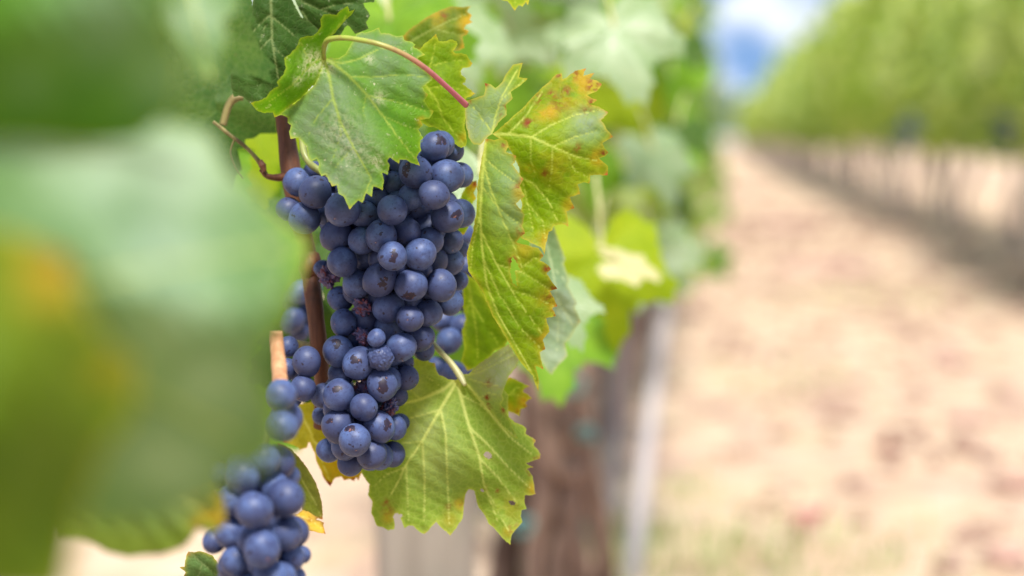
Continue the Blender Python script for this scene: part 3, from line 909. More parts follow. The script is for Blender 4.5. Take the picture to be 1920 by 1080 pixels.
def bunch(label, berries, axis, Zc, seed, patches={}, dried=(), wrinkled=(), group=None, stem=None, fill=0, lay=0.010, flat=0.8, top=None, inner=0):
    """berries (px, py, r_px, layer); axis [(py, px, R_px)] is the bunch's middle line"""
    rr = random.Random(seed)
    ay = [a[0] for a in axis]; ax_ = [a[1] for a in axis]; aR = [a[2] for a in axis]
    B = [list(b) for b in berries]
    n0 = len(B)
    pos = []
    for (x, y, r, l) in B:
        cx, R = np.interp(y, ay, ax_), np.interp(y, ay, aR)
        d = max(R * R - (x - cx) ** 2, 0) ** .5
        pos.append(Zc - flat * d / K * Zc + l * lay)
    pos = np.array(pos); init = pos.copy()
    rad = np.array([b[2] for b in B]) * Zc / K
    XY = np.array([(b[0], b[1]) for b in B]) * Zc / K
    L = [b[3] for b in B]
    for it in range(300):
        mv = (init - pos) * .03
        for i in range(n0):
            for j in range(i):
                D = math.hypot(*(XY[i] - XY[j])); s = (rad[i] + rad[j]) * .955
                if D < s:
                    need = math.sqrt(s * s - D * D)
                    sg = 1 if (L[i], init[i]) > (L[j], init[j]) else -1
                    gap = sg * (pos[i] - pos[j])
                    if gap < need:
                        mv[i] += sg * (need - gap) * .3; mv[j] -= sg * (need - gap) * .3
        pos += np.clip(mv, -.004, .004)
    pts = [P(b[0], b[1], p) for b, p in zip(B, pos)]
    rads = [b[2] * p / K for b, p in zip(B, pos)]
    # berries at the back that give the bunch its volume
    tries = 0
    back = []
    while len(back) < fill and tries < 4000:
        tries += 1
        y = rr.uniform(ay[0], ay[-1]); cx, R = np.interp(y, ay, ax_), np.interp(y, ay, aR)
        a = rr.uniform(-1.35, 1.35)
        q = P(cx + .72 * R * math.sin(a), y, Zc + .012 + .75 * R * math.cos(a) / K * Zc)
        r = .0068
        if all((q - p).length > (r + s) * .93 for p, s in list(zip(pts, rads)) + back): back.append((q, r))
    topw = P(*(top or (ax_[0], ay[0] - 10, Zc)))
    root = empty('grape_bunch', topw)
    tag(root, label, 'grapes', group)
    if inner:
        # the heart of the bunch, glimpsed only in the gaps
        bm = bmesh.new(); got = []
        for _ in range(9000):
            y = rr.uniform(ay[0], ay[-1]); cx, R = np.interp(y, ay, ax_), np.interp(y, ay, aR)
            q = P(cx + rr.uniform(-.66, .66) * R, y, Zc + rr.uniform(-.9, .8) * R / K * Zc)
            dq = (q - CAM).dot(FW)
            if any((q - p).length < (.0062 + r) * .80 for p, r in zip(pts, rads)) or any((q - p).length < .0095 for p in got): continue
            # stay behind every berry seen in front
            pr = [(p - CAM).dot(FW) for p in pts]
            near = [d for p, r, d in zip(pts, rads, pr) if ((p - q) - FW * (p - q).dot(FW)).length < .020]
            if near and dq < min(near) + .017: continue
            got.append(q)
            bmesh.ops.create_icosphere(bm, subdivisions=3, radius=.0066, matrix=Matrix.Translation(q - topw))
            if len(got) >= inner: break
        me = bpy.data.meshes.new('inner_berries'); bm.to_mesh(me); bm.free(); smooth(me)
        tag(link_mesh('inner_berries', me, MB_PLAIN, root), kind='stuff')
    for i, (p, r) in enumerate(list(zip(pts, rads)) + back):
        y = min(max((540 - (p - CAM).dot(UP) / (p - CAM).dot(FW) * K), ay[0]), ay[-1])
        c = P(np.interp(y, ay, ax_), y - 25, Zc + .004)
        out = (p - c).normalized() + Vector((rr.gauss(0, .35), rr.gauss(0, .35), rr.gauss(-.25, .3)))
        out.normalize()
        if i in dried: me, s = BR[i % 3], 1.15
        elif i in wrinkled: me, s = BW[0], 1.03
        elif i in patches: me, s = BP[i % 3], 1.0
        else: me, s = BM[rr.randrange(9)], 1.0
        o = bpy.data.objects.new('berry', me); COL.objects.link(o); o.parent = root
        if i in patches:
            u, v = patches[i]
            xd = (RT * u + UP * v - FW * math.sqrt(max(.05, 1 - u * u - v * v))).normalized()
            zd = (out - xd * out.dot(xd)).normalized()
            M = Matrix((xd, zd.cross(xd), zd)).transposed()
        else:
            M = out.to_track_quat('Z', 'Y').to_matrix() @ Matrix.Rotation(rr.uniform(0, 6.28), 3, 'Z')
        sc = r / .0072 * s * 1.03
        o.matrix_local = Matrix.Translation(p - topw) @ M.to_4x4() @ Matrix.Diagonal((sc, sc, sc * (.8 if i in dried else 1), 1))
    if stem:
        me = tube_mesh('stem', [P(x, y, d) for x, y, d, r in stem], [r * Zc / K for x, y, d, r in stem], 10, .1, seed)
        link_mesh('stem', shift(me, topw), M_GREENSTEM, root)
    return root

M_GREENSTEM = stem_mat('green_stem', (0.20, 0.22, 0.06), (0.16, 0.14, 0.05))

MAIN = [(559,342,27,1),(591,360,30,0),(541,392,23,1),(571,409,29,0),(642,392,33,0),(631,442,31,1),(682,402,26,1),(735,394,29,0),(770,370,25,1),(814,365,28,-1),
 (780,322,31,0),(838,330,31,0),(862,328,24,1),(815,276,28,0),(848,282,21,1),(791,290,19,1),(839,406,31,0),(864,400,27,1),(714,442,30,0),(764,436,26,1),
 (804,430,32,2),(845,452,24,2),(736,481,28,-1),(787,477,30,0),(738,345,25,2),(705,370,22,2),(725,325,20,3),(642,491,28,0),(687,482,25,2),(815,487,24,2),
 (846,490,24,2),(860,468,18,3),(712,524,31,0),(771,535,31,0),(827,535,29,0),(860,527,18,2),(669,533,27,1),(638,560,24,2),(615,520,21,1),(605,503,16,2),
 (728,576,30,1),(845,567,24,1),(803,587,26,1),(769,597,25,0),(644,605,25,1),(685,600,26,2),(679,575,17,1),(730,616,27,2),(788,633,26,1),(752,651,28,0),
 (706,634,17,0),(682,632,18,1),(634,659,29,0),(672,681,29,0),(714,671,24,0),(794,655,21,2),(757,680,20,2),(732,694,16,2),(763,708,23,1),(639,702,24,1),
 (635,740,30,0),(606,742,23,1),(716,722,28,0),(682,730,19,1),(744,742,20,2),(682,764,26,0),(730,764,20,1),(635,800,32,0),(711,800,29,0),(602,780,17,2),
 (740,802,22,1),(750,792,17,2),(665,825,30,-1),(617,844,24,1),(697,852,27,0),(735,852,24,1),(657,868,24,1),(588,320,18,2),(612,335,22,3),(660,350,24,3),
 (664,455,24,3),(750,530,22,3),(700,560,22,3),(655,640,20,3),(700,700,22,3),(770,455,22,3),(835,380,22,3),(610,400,22,3)]
AX = [(270, 790, 60), (330, 730, 130), (400, 715, 150), (500, 740, 125), (580, 735, 105), (660, 705, 85), (740, 680, 80), (830, 680, 65), (870, 680, 45)]
PATCH = {13: (.45, .45), 16: (.65, .1), 10: (-.5, .1), 22: (.05, -.1), 32: (.25, -.3), 33: (-.25, -.7), 52: (-.1, .5),
         60: (-.15, .35), 62: (.1, 0), 68: (.55, .3), 67: (-.55, .45), 72: (-.25, .75), 53: (-.1, .2)}
bunch('large sharp bunch of blue black grapes hanging in the centre', MAIN, AX, 1.135, 5, PATCH, dried=(38, 46, 51, 63, 66), wrinkled=(54,), fill=11, inner=120,
      stem=[(566, 250, 1.15, 6), (572, 292, 1.14, 6), (600, 320, 1.14, 7), (680, 350, 1.14, 8), (720, 430, 1.14, 7), (720, 560, 1.14, 6), (690, 680, 1.14, 5), (670, 810, 1.135, 3)], top=(572, 292, 1.14))

LOW = [(528,741,28,1),(530,799,29,0),(522,866,31,1),(456,894,34,0),(476,957,36,-1),(536,934,34,0),(433,1000,29,1),(534,1002,33,1),(492,1030,35,-1),(441,1062,32,1),
 (421,946,27,2),(402,1015,22,2),(406,892,26,2),(546,1046,25,1),(566,1040,17,2),(508,1082,33,0),(553,1082,20,2),(545,893,19,3),
 (492,862,24,2),(470,1095,30,1),(430,850,24,3),(450,1130,30,0),(500,1140,30,0),(545,1120,26,1),(475,1175,28,0),(515,1185,26,1),(500,905,22,3),(515,960,22,3)]
AXL = [(720, 520, 26), (820, 520, 30), (880, 490, 60), (920, 480, 85), (1000, 485, 90), (1100, 490, 75), (1190, 495, 40)]
bunch('blurred blue grape bunch at the bottom, partly behind the big foreground leaf', LOW, AXL, 0.985, 9, fill=8, inner=50, top=(522, 700, 1.0),
      stem=[(505, 800, .99, 6), (485, 950, .985, 6), (490, 1100, .985, 4)])

SMALL = [(575,678,27,0),(568,728,24,0),(538,692,20,1),(547,745,20,2),(560,700,18,2),(540,650,20,2)]
bunch('small cluster of blue grapes beside the brown cane, left of the large bunch', SMALL, [(650, 555, 40), (760, 560, 40)], 1.13, 13, top=(548, 640, 1.15))
DARK1 = [(560,548,24,0),(548,600,24,0),(577,590,22,1),(562,622,18,1),(540,560,20,1),(583,540,20,1)]
bunch('dark blurred grapes behind the brown cane, below the blurred leaf', DARK1, [(530, 560, 40), (640, 560, 40)], 1.30, 15, top=(560, 520, 1.3))
DARK2 = [(868,440,22,0),(872,500,22,0),(866,540,22,1),(842,640,24,0),(818,690,22,0),(850,700,24,0),(884,690,20,1),(900,640,20,1),(866,610,22,1),(830,600,22,1),(880,570,20,1)]
bunch('dark grapes half hidden behind the right side of the large bunch', DARK2, [(420, 870, 50), (710, 850, 60)], 1.26, 17, top=(870, 410, 1.26))
for (x, y, d, s, lab) in [(1100, 492, 2.3, 19, 'dark blurred grapes beside the cream topped blurred leaf')]:
    bb = [(x + rv.gauss(0, 9), y + rv.gauss(0, 9), 14, 0) for _ in range(6)]
    bunch(lab, bb, [(y - 15, x, 18), (y + 20, x, 18)], d, s, top=(x, y - 30, d))
fb = [(1885, 245, 60, 10), (1700, 245, 40, 12), (1893, 290, 40, 8)]
for k, (x, y, rs, n) in enumerate(fb[:2]):
    d = (12.9, 18.5)[k]
    bb = [(x + rv.gauss(0, 9), y + rv.gauss(0, 17), 5.5 if k else 7, rv.choice((0, 1, 2))) for _ in range(n * 2)]
    bunch(('dark grapes hanging under the opposite row at the right edge of the photo', 'small dark grapes hanging under the opposite row, left of the edge')[k], bb, [(y - 30, x, 16), (y + 40, x, 12)], d, 30 + k, top=(x, y - 45, d))

# ------------------------------------------------------------------ canes and tendrils
M_CANE = wood_mat('reddish_cane', (0.085, 0.032, 0.016), (0.15, 0.058, 0.028), (0.06, 0.035, 0.022), 300, 0.08, 0.55, 0.4, 0.0006)
M_CUT = wood_mat('pale_cane', (0.34, 0.16, 0.075), (0.48, 0.27, 0.14), (0.26, 0.11, 0.06), 300, 0.1, 0.6, 0.4, 0.0006)
M_TWIG = wood_mat('twig', (0.10, 0.08, 0.03), (0.20, 0.17, 0.06), (0.10, 0.05, 0.03), 300, 0.1, 0.6, 0.4, 0.0006)
def cane(name, label, cat, pts, mat, rough=.06, bits=()):
    c = P(*pts[0][:3])
    o = empty(name, c); tag(o, label, cat)
    me = tube_mesh('shoot', [P(x, y, d) for x, y, d, r in pts], [r * d / K for x, y, d, r in pts], 16, rough, len(label))
    link_mesh('shoot', shift(me, c), mat, o)
    for nm, ps, mt in bits:
        me = tube_mesh(nm, [P(x, y, d) for x, y, d, r in ps], [r * d / K for x, y, d, r in ps], 10, .08, len(ps))
        link_mesh(nm, shift(me, c), mt, o)
    return o
cane('vine_cane', 'long reddish brown cane running down behind the large bunch', 'cane',
     [(515, 60, 1.19, 15), (524, 150, 1.18, 16), (536, 250, 1.175, 17), (547, 330, 1.17, 20), (560, 400, 1.17, 17), (580, 500, 1.17, 18), (588, 560, 1.165, 16), (597, 640, 1.165, 16), (604, 720, 1.17, 15), (600, 800, 1.18, 13)],
     M_CANE, .06, [('side_twig', [(548, 328, 1.17, 9), (520, 333, 1.165, 7), (500, 330, 1.16, 5), (488, 318, 1.16, 3)], M_CANE),
                   ('node', [(580, 480, 1.17, 20), (582, 500, 1.168, 24), (584, 520, 1.17, 20)], M_CANE),
                   ('side_twig', [(598, 650, 1.165, 7), (560, 645, 1.17, 7), (530, 640, 1.18, 6)], M_TWIG)])
cane('vine_cane', 'short pale cut cane stub above the blurred lower bunch', 'cane',
     [(519, 622, 1.03, 12), (520, 650, 1.03, 13), (524, 690, 1.02, 14), (526, 722, 1.01, 15), (527, 760, 1.0, 14)], M_CUT, .08)
cane('vine_tendril', 'thin dry twig with dark nodes left of the cane', 'tendril',
     [(400, 228, 1.16, 3.5), (430, 252, 1.16, 3.5), (460, 275, 1.16, 3.5), (485, 303, 1.16, 4), (500, 330, 1.165, 4.5)], M_TWIG, .15,
     [('tendril_curl', [(440, 260, 1.16, 2), (432, 285, 1.16, 1.6), (440, 312, 1.165, 1.4), (455, 335, 1.17, 1.2)], M_TWIG),
      ('node', [(488, 300, 1.157, 3), (492, 310, 1.157, 7), (496, 322, 1.157, 4)], M_CANE)])
cane('vine_shoot', 'greenish thin shoot forking behind the dark leaf at left', 'shoot',
     [(418, 235, 1.2, 7), (428, 200, 1.2, 7), (440, 185, 1.2, 8), (456, 182, 1.2, 6)], M_TWIG, .1)

# ------------------------------------------------------------------ the sharp leaves
LG = 'sharp vine leaves around the large bunch'
M_PET_RED = stem_mat('petiole_red', (0.24, 0.29, 0.04), (0.36, 0.085, 0.11))
M_PET_PALE = stem_mat('petiole_pale', (0.42, 0.40, 0.17), (0.45, 0.44, 0.20))
z4 = lambda p: conv(p, 340, 0, 3.375)
z6 = lambda p: conv(p, 840, 100, 1.6875)
z7 = lambda p: conv(p, 660, 600, 2.3475)
z1 = lambda p: conv(p, 480, 220, 4)
z3 = lambda p: conv(p, 480, 680, 4)
zb = lambda p: conv(p, 120, 840, 3.692)
def ctl(f, pts): return [(*f([(x, y)])[0], z) for x, y, z in pts]

# L1 broad leaf over the bunch
L1 = leaf_mat('leaf_broad', (0.0711, 0.1956, 0.0056), (0.0963, 0.2275, 0.0084), vein=(0.26, 0.34, 0.06), edge=(0.30, 0.38, 0.03), tip=(0.40, 0.30, 0.03), trans=.42, dust=.8,
              pale=(0.135, 0.195, 0.115), rough=.55, spec=.12, net=.12)
A_up = z4([(905,370),(945,362),(1000,366),(1040,340),(1058,305),(1085,260),(1110,215),(1140,200),(1160,206),(1200,195),(1252,175),(1265,210),(1320,213),(1362,228),(1402,224),(1412,255),(1462,266),(1482,282),(1470,297),(1542,347),(1500,364),
           (1478,400),(1535,440),(1592,480),(1588,505),(1528,550),(1562,600),(1538,640),(1560,668),(1596,705),(1572,750),(1512,758),(1528,790),(1500,820),(1530,872),(1512,900)])
A_mid = z1([(1262,165),(1232,190),(1240,250),(1205,300),(1228,362),(1125,318),(1078,316),(1070,348),(1005,300),(985,325),(1003,362),(988,432),(945,415),(960,470),(950,547),(880,518),(868,597),(825,568),(800,642),(770,622),(702,690),
            (652,590),(618,570),(608,508),(570,517),(522,430),(490,442),(468,392),(472,350),(455,310),(410,332),(388,280),(372,212),(320,155),(260,162),(248,104),(262,60),(238,42)])
A_left = z4([(672,745),(640,728),(590,742),(660,690),(760,620),(840,540),(885,440)])
PA = dict(poly=A_up + A_mid + A_left,
          ctrl=ctl(z4, [(905,370,0),(590,742,0),(760,620,-1),(1250,180,14),(1540,345,8),(1300,350,4),(1590,490,2),(1590,705,6),(1510,1050,3),(1300,800,-4),(1100,560,-3),(1200,620,-1),(1300,1000,-8),(1000,700,-10),(860,900,-6),(700,760,-1),(1050,1300,-14),(850,1100,-8),(1250,1050,-7),(1350,700,3)]),
          veins=[(z4([(905,375),(960,400),(1060,480),(1170,595),(1280,740),(1380,880),(1500,1030)]), 3.6, 1.0),
                 (z4([(905,375),(935,480),(960,620),(1010,780),(1090,930),(1200,1130),(1120,1350)]), 3.4, 1.2),
                 (z4([(930,380),(1020,400),(1120,375),(1250,310),(1400,300)]), 2.6, 1.0),
                 (z4([(1060,485),(1200,490),(1400,470),(1560,490)]), 1.8, .7), (z4([(1170,600),(1150,700),(1180,800)]), 1.3, .5), (z4([(1180,605),(1350,640),(1540,700)]), 1.7, .6),
                 (z4([(1270,730),(1400,790),(1500,820)]), 1.4, .5), (z4([(985,700),(1010,850),(960,1000)]), 1.4, .5), (z4([(960,620),(860,740),(800,860)]), 1.5, .6), (z4([(1090,930),(980,1050),(930,1130)]), 1.3, .5)],
          pale=[(*z4([(930,620)])[0], 62, 1.0), (*z4([(1000,900)])[0], 72, 1.0), (*z4([(850,800)])[0], 55, 1.0), (*z1([(640,450)])[0], 62, 1.0), (*z4([(1300,420)])[0], 52, .75), (*z4([(1480,490)])[0], 40, .8), (*z4([(1330,260)])[0], 40, .9), (*z4([(1150,260)])[0], 30, .9), (*z4([(1220,640)])[0], 22, .5)],  # grey of the left half carries sky reflection put into the colour
          dust=[(*z4([(860,400)])[0], 16, 1.0), (*z4([(920,430)])[0], 14, .9), (*z1([(900,330)])[0], 16, .8), (*z4([(1190,370)])[0], 9, .7), (*z4([(1250,620)])[0], 14, .6), (*z4([(1000,830)])[0], 40, .35), (*z4([(1100,960)])[0], 40, .35)],
          spot_yellow=[(*z4([(1520,770)])[0], 7, 1), (*z1([(1240,20)])[0], 7, 1)], tip_r=5)
PB = dict(poly=z4([(905,370),(890,310),(900,275),(950,225),(985,190),(1020,150),(1070,100),(1100,55),(1062,72),(1052,38),(1000,72),(982,95),(940,88),(900,90),(880,122),(884,165),(865,200),(832,226),(752,240),(738,280),(722,310),(690,342),(650,370),(662,432),(648,470),(604,520),(616,546),(560,580),(541,612),(480,640),(440,652),(480,700),(530,716),(580,712),(590,742),(660,690),(760,620),(840,540),(885,440)]),
          ctrl=ctl(z4, [(905,370,0),(590,742,0),(760,620,-1),(885,440,0),(1100,55,-4),(980,150,-5),(830,230,-9),(650,370,-16),(604,520,-17),(440,650,-12),(520,700,-5),(760,430,-9),(700,580,-8)]),
          veins=[(z4([(905,370),(860,380),(800,430),(700,540),(560,640)]), 2.4, .7), (z4([(900,340),(920,250),(990,170),(1060,80)]), 2.2, .7), (z4([(820,410),(780,330),(760,270)]), 1.5, .5)],
          dust=[(*z4([(840,390)])[0], 20, 1.0), (*z4([(800,440)])[0], 14, .8), (*z4([(740,510)])[0], 10, .7)], tip_r=4, quilt=1.0)
traced_leaf('broad green leaf with a pale waxy sky-sheened left half draped over the large bunch', [PA, PB], 1.082, L1, z4([(905, 370)])[0], LG,
            [(608, 110, 1.082, 4), (607, 95, 1.078, 4.5), (614, 76, 1.074, 5.5), (640, 71, 1.068, 5.2), (670, 74, 1.064, 5), (712, 83, 1.06, 5), (756, 101, 1.062, 5), (798, 128, 1.068, 5), (838, 163, 1.08, 5), (874, 197, 1.095, 6)], M_PET_RED)

# L2, L3 dark leaves in the upper left
L2m = leaf_mat('leaf_dark', (0.0240, 0.0595, 0.0084), (0.0360, 0.0808, 0.0126), vein=(0.16, 0.20, 0.075), edge=(0.07, 0.11, 0.03), tip=(0.06, 0.08, 0.02), trans=.2, dust=.4, rough=.6, spec=.1, net=.15)
P2 = dict(poly=z4([(465,-60),(452,30),(445,110),(415,160),(390,205),(355,250),(332,290),(318,340),(322,390),(306,430),(312,500),(318,560),(330,612),(365,605),(392,612),(428,652),(450,645),(520,690),(640,600),(760,400),(880,260),(870,190),(760,110),(700,0),(700,-60)]),
          ctrl=ctl(z4, [(570,0,0),(590,350,-3),(320,300,10),(320,600,8),(450,640,4),(760,300,8),(700,0,8),(450,0,6),(600,500,0)]),
          veins=[(z4([(565,-60),(570,100),(575,260),(592,370),(612,490),(650,600)]), 2.8, 1.0), (z4([(565,90),(500,150),(420,240)]), 1.9, .6), (z4([(578,110),(650,170),(720,230)]), 1.9, .6), (z4([(572,235),(510,300),(450,390),(420,440)]), 1.7, .6),
                 (z4([(585,300),(640,350),(700,400)]), 1.5, .5), (z4([(590,400),(530,460),(500,540)]), 1.5, .5), (z4([(530,160),(500,260),(470,330)]), 1.2, .4)], quilt=2.2)
traced_leaf('dark green leaf with fine pale veins at the top left, beside the brown cane', [P2], 1.135, L2m, z4([(568, 100)])[0], LG)
P3 = dict(poly=z4([(690,-60),(745,60),(770,112),(790,180),(840,230),(900,260),(1000,230),(1050,160),(1062,165),(1100,215),(1128,205),(1185,182),(1168,140),(1195,100),(1180,70),(1150,22),(1222,12),(1250,-60)]),
          ctrl=ctl(z4, [(720,0,4),(850,200,4),(1100,200,0),(1250,-60,0),(950,50,-3)]),
          veins=[(z4([(700,-40),(780,20),(880,60),(960,90),(1040,110)]), 1.8, .7), (z4([(760,70),(820,150),(870,200)]), 1.7, .5), (z4([(880,60),(980,30),(1100,20)]), 1.4, .5)],
          holes=[z4([(745,90),(765,95),(778,128),(760,132),(742,112)])], quilt=2.0)
traced_leaf('dark leaf cut by the top edge of the photo, above the curved petiole', [P3], 1.15, L2m, z4([(780, -20)])[0], LG)

# L4 leaves right of the petiole
L4m = leaf_mat('leaf_yellow_green', (0.1080, 0.1966, 0.0054), (0.1710, 0.2621, 0.0075), vein=(0.32, 0.38, 0.05), edge=(0.40, 0.44, 0.04), tip=(0.45, 0.25, 0.02), trans=.48, net=.2, rough=.55)
P4 = dict(poly=z4([(1480,330),(1512,310),(1540,275),(1560,262),(1590,235),(1612,214),(1628,262),(1660,262),(1702,250),(1742,262),(1748,280),(1735,303),(1718,322),(1735,338),(1780,338),(1805,345),(1842,400),(1825,425),(1782,430),(1768,450),(1772,472),(1802,498),(1798,520),(1780,530),(1822,562),(1862,592),(1830,612),(1800,622),(1806,680),(1800,720),(1792,800),(1806,885),(1800,925),(1772,935),(1740,915),(1690,890),(1645,832),(1600,805),(1560,800),(1500,760),(1470,600),(1470,450)]),
          ctrl=ctl(z4, [(1560,270,2),(1840,400,6),(1860,590,6),(1800,920,0),(1560,790,4),(1480,500,4),(1650,550,-3),(1650,700,-2)]),
          veins=[(z4([(1490,470),(1560,560),(1620,640),(1650,740),(1720,830),(1790,915)]), 2.6, .8), (z4([(1540,530),(1580,400),(1610,260)]), 1.8, .6), (z4([(1560,560),(1680,540),(1840,590)]), 1.6, .5), (z4([(1570,420),(1680,390),(1800,380)]), 1.4, .4)],
          spot_yellow=[(*z4([(1790,890)])[0], 14, .8), (*z4([(1850,595)])[0], 8, .7), (*z4([(1740,325)])[0], 6, 1)], edge_w=3.2)
traced_leaf('bright yellow green leaf between the pink petiole and the top grapes', [P4], 1.135, L4m, z4([(1490, 470)])[0], LG)
P4a = dict(poly=z4([(1395,235),(1430,200),(1500,150),(1560,105),(1640,65),(1705,40),(1760,45),(1835,38),(1808,72),(1838,98),(1825,125),(1843,140),(1805,155),(1790,182),(1818,195),(1810,215),(1778,232),(1792,300),(1760,320),(1600,330),(1480,320)]),
           ctrl=ctl(z4, [(1400,230,6),(1700,40,10),(1830,100,4),(1780,300,2),(1600,200,0)]),
           veins=[(z4([(1420,280),(1560,200),(1700,130),(1830,80)]), 2.0, .7), (z4([(1600,180),(1700,210),(1790,215)]), 1.5, .5)],
           spot_yellow=[(*z4([(1810,140)])[0], 17, 1), (*z4([(1620,110)])[0], 20, .5)], spot_red=[(*z4([(1660,105)])[0], 8, .7)], rim=.6)
L4am = leaf_mat('leaf_olive', (0.0672, 0.1150, 0.0059), (0.0960, 0.1472, 0.0088), vein=(0.22, 0.26, 0.07), edge=(0.28, 0.22, 0.04), tip=(0.45, 0.24, 0.02), trans=.35, net=.15)
traced_leaf('olive leaf with an orange toothed right edge behind the bright yellow green leaf', [P4a], 1.18, L4am, z4([(1420, 280)])[0], LG)

# L5 rusty leaf at the right
L5m = leaf_mat('leaf_rusty', (0.1154, 0.2054, 0.0045), (0.1776, 0.2622, 0.0060), vein=(0.40, 0.45, 0.10), edge=(0.40, 0.38, 0.04), tip=(0.33, 0.06, 0.025), tip_amt=1.0, trans=.45, net=.2, pale=(0.20, 0.27, 0.19), rough=.5)
P5 = dict(poly=z6([(140,255),(158,242),(190,215),(222,185),(250,158),(275,130),(300,105),(322,88),(340,68),(360,62),(362,82),(382,70),(402,55),(420,52),(437,47),(428,72),(446,66),(464,62),(448,82),(470,85),(487,97),(480,110),(468,122),(440,132),(455,142),(472,148),(462,156),(444,160),(475,168),(507,187),(484,212),(500,238),(522,264),(508,272),(488,286),(495,300),(508,314),(498,325),(478,332),(492,345),(507,362),(505,386),(478,384),(450,386),(446,412),(428,408),(410,415),(418,446),(402,450),(384,456),(400,490),(388,494),(374,500),(382,548),(360,540),(335,545),(330,560),(318,565),(310,600),(306,638),(292,612),(262,600),(232,585),(225,540),(235,480),(222,420),(225,360),(200,310),(170,275)]),
          ctrl=ctl(z6, [(140,255,0),(350,70,14),(487,100,12),(520,262,6),(500,385,8),(380,540,4),(305,630,2),(240,580,6),(240,400,6),(300,330,-4),(400,250,0),(300,170,4)]),
          veins=[(z6([(140,256),(200,256),(265,265),(330,295),(400,325),(470,340)]), 3.2, .9), (z6([(225,390),(270,412),(320,470),(350,540)]), 2.2, .7), (z6([(195,250),(240,205),(300,120)]), 2.0, .7),
                 (z6([(265,265),(320,230),(400,195),(480,180)]), 1.9, .6), (z6([(330,295),(400,265),(470,245)]), 1.7, .5), (z6([(262,268),(262,340),(280,390)]), 1.6, .5), (z6([(330,297),(330,360),(320,420)]), 1.4, .4), (z6([(160,262),(210,330),(240,420),(270,560)]), 2.2, .7), (z6([(255,480),(300,530),(310,600)]), 1.3, .4), (z6([(380,318),(400,370),(440,390)]), 1.3, .4)],
          spot_yellow=[(*z6([(325,185)])[0], 17, 1), (*z6([(300,190)])[0], 16, .9), (*z6([(430,90)])[0], 36, .9), (*z6([(475,330)])[0], 17, .9), (*z6([(380,130)])[0], 30, .6), (*z6([(260,370)])[0], 12, .8), (*z6([(305,590)])[0], 15, .8), (*z6([(380,480)])[0], 12, .6), (*z6([(340,360)])[0], 40, .35)],
          spot_red=[(*z6([(252,220)])[0], 11, 1), (*z6([(328,130)])[0], 8, 1), (*z6([(375,118)])[0], 9, .9), (*z6([(460,100)])[0], 14, 1), (*z6([(405,65)])[0], 10, .8), (*z6([(305,380)])[0], 8, .8), (*z6([(495,318)])[0], 8, 1), (*z6([(410,300)])[0], 9, .7), (*z6([(290,145)])[0], 12, .7), (*z6([(440,180)])[0], 10, .6), (*z6([(352,70)])[0], 7, 1), (*z6([(455,155)])[0], 7, 1), (*z6([(350,160)])[0], 20, .5)],
          pale=[(*z6([(440,225)])[0], 30, 1), (*z6([(490,200)])[0], 18, .8), (*z6([(400,260)])[0], 20, .5)], tip_r=5.5, rim=.35, edge_w=2.6)
P5c = dict(poly=z6([(140,255),(152,232),(158,220),(186,195),(182,165),(205,142),(198,122),(226,104),(252,80),(238,78),(224,76),(237,30),(206,36),(190,58),(172,90),(150,110),(135,98),(116,94),(118,112),(114,132),(58,150),(54,190),(56,225),(66,268),(82,288),(100,290),(116,272)]),
           ctrl=ctl(z6, [(140,255,0),(60,160,10),(60,250,8),(235,35,14),(250,80,10),(150,150,2),(90,280,2),(180,180,4)]),
           veins=[(z6([(140,255),(150,200),(170,140),(220,50)]), 2.2, .7), (z6([(140,250),(110,210),(80,170)]), 1.6, .5), (z6([(165,150),(200,120),(240,84)]), 1.3, .5)],
           pale=[(*z6([(90,220)])[0], 44, 1), (*z6([(150,150)])[0], 40, .7)], spot_red=[(*z6([(120,98)])[0], 5, 1), (*z6([(66,155)])[0], 5, 1), (*z6([(180,165)])[0], 8, .9), (*z6([(170,200)])[0], 6, .7)], tip_r=4)
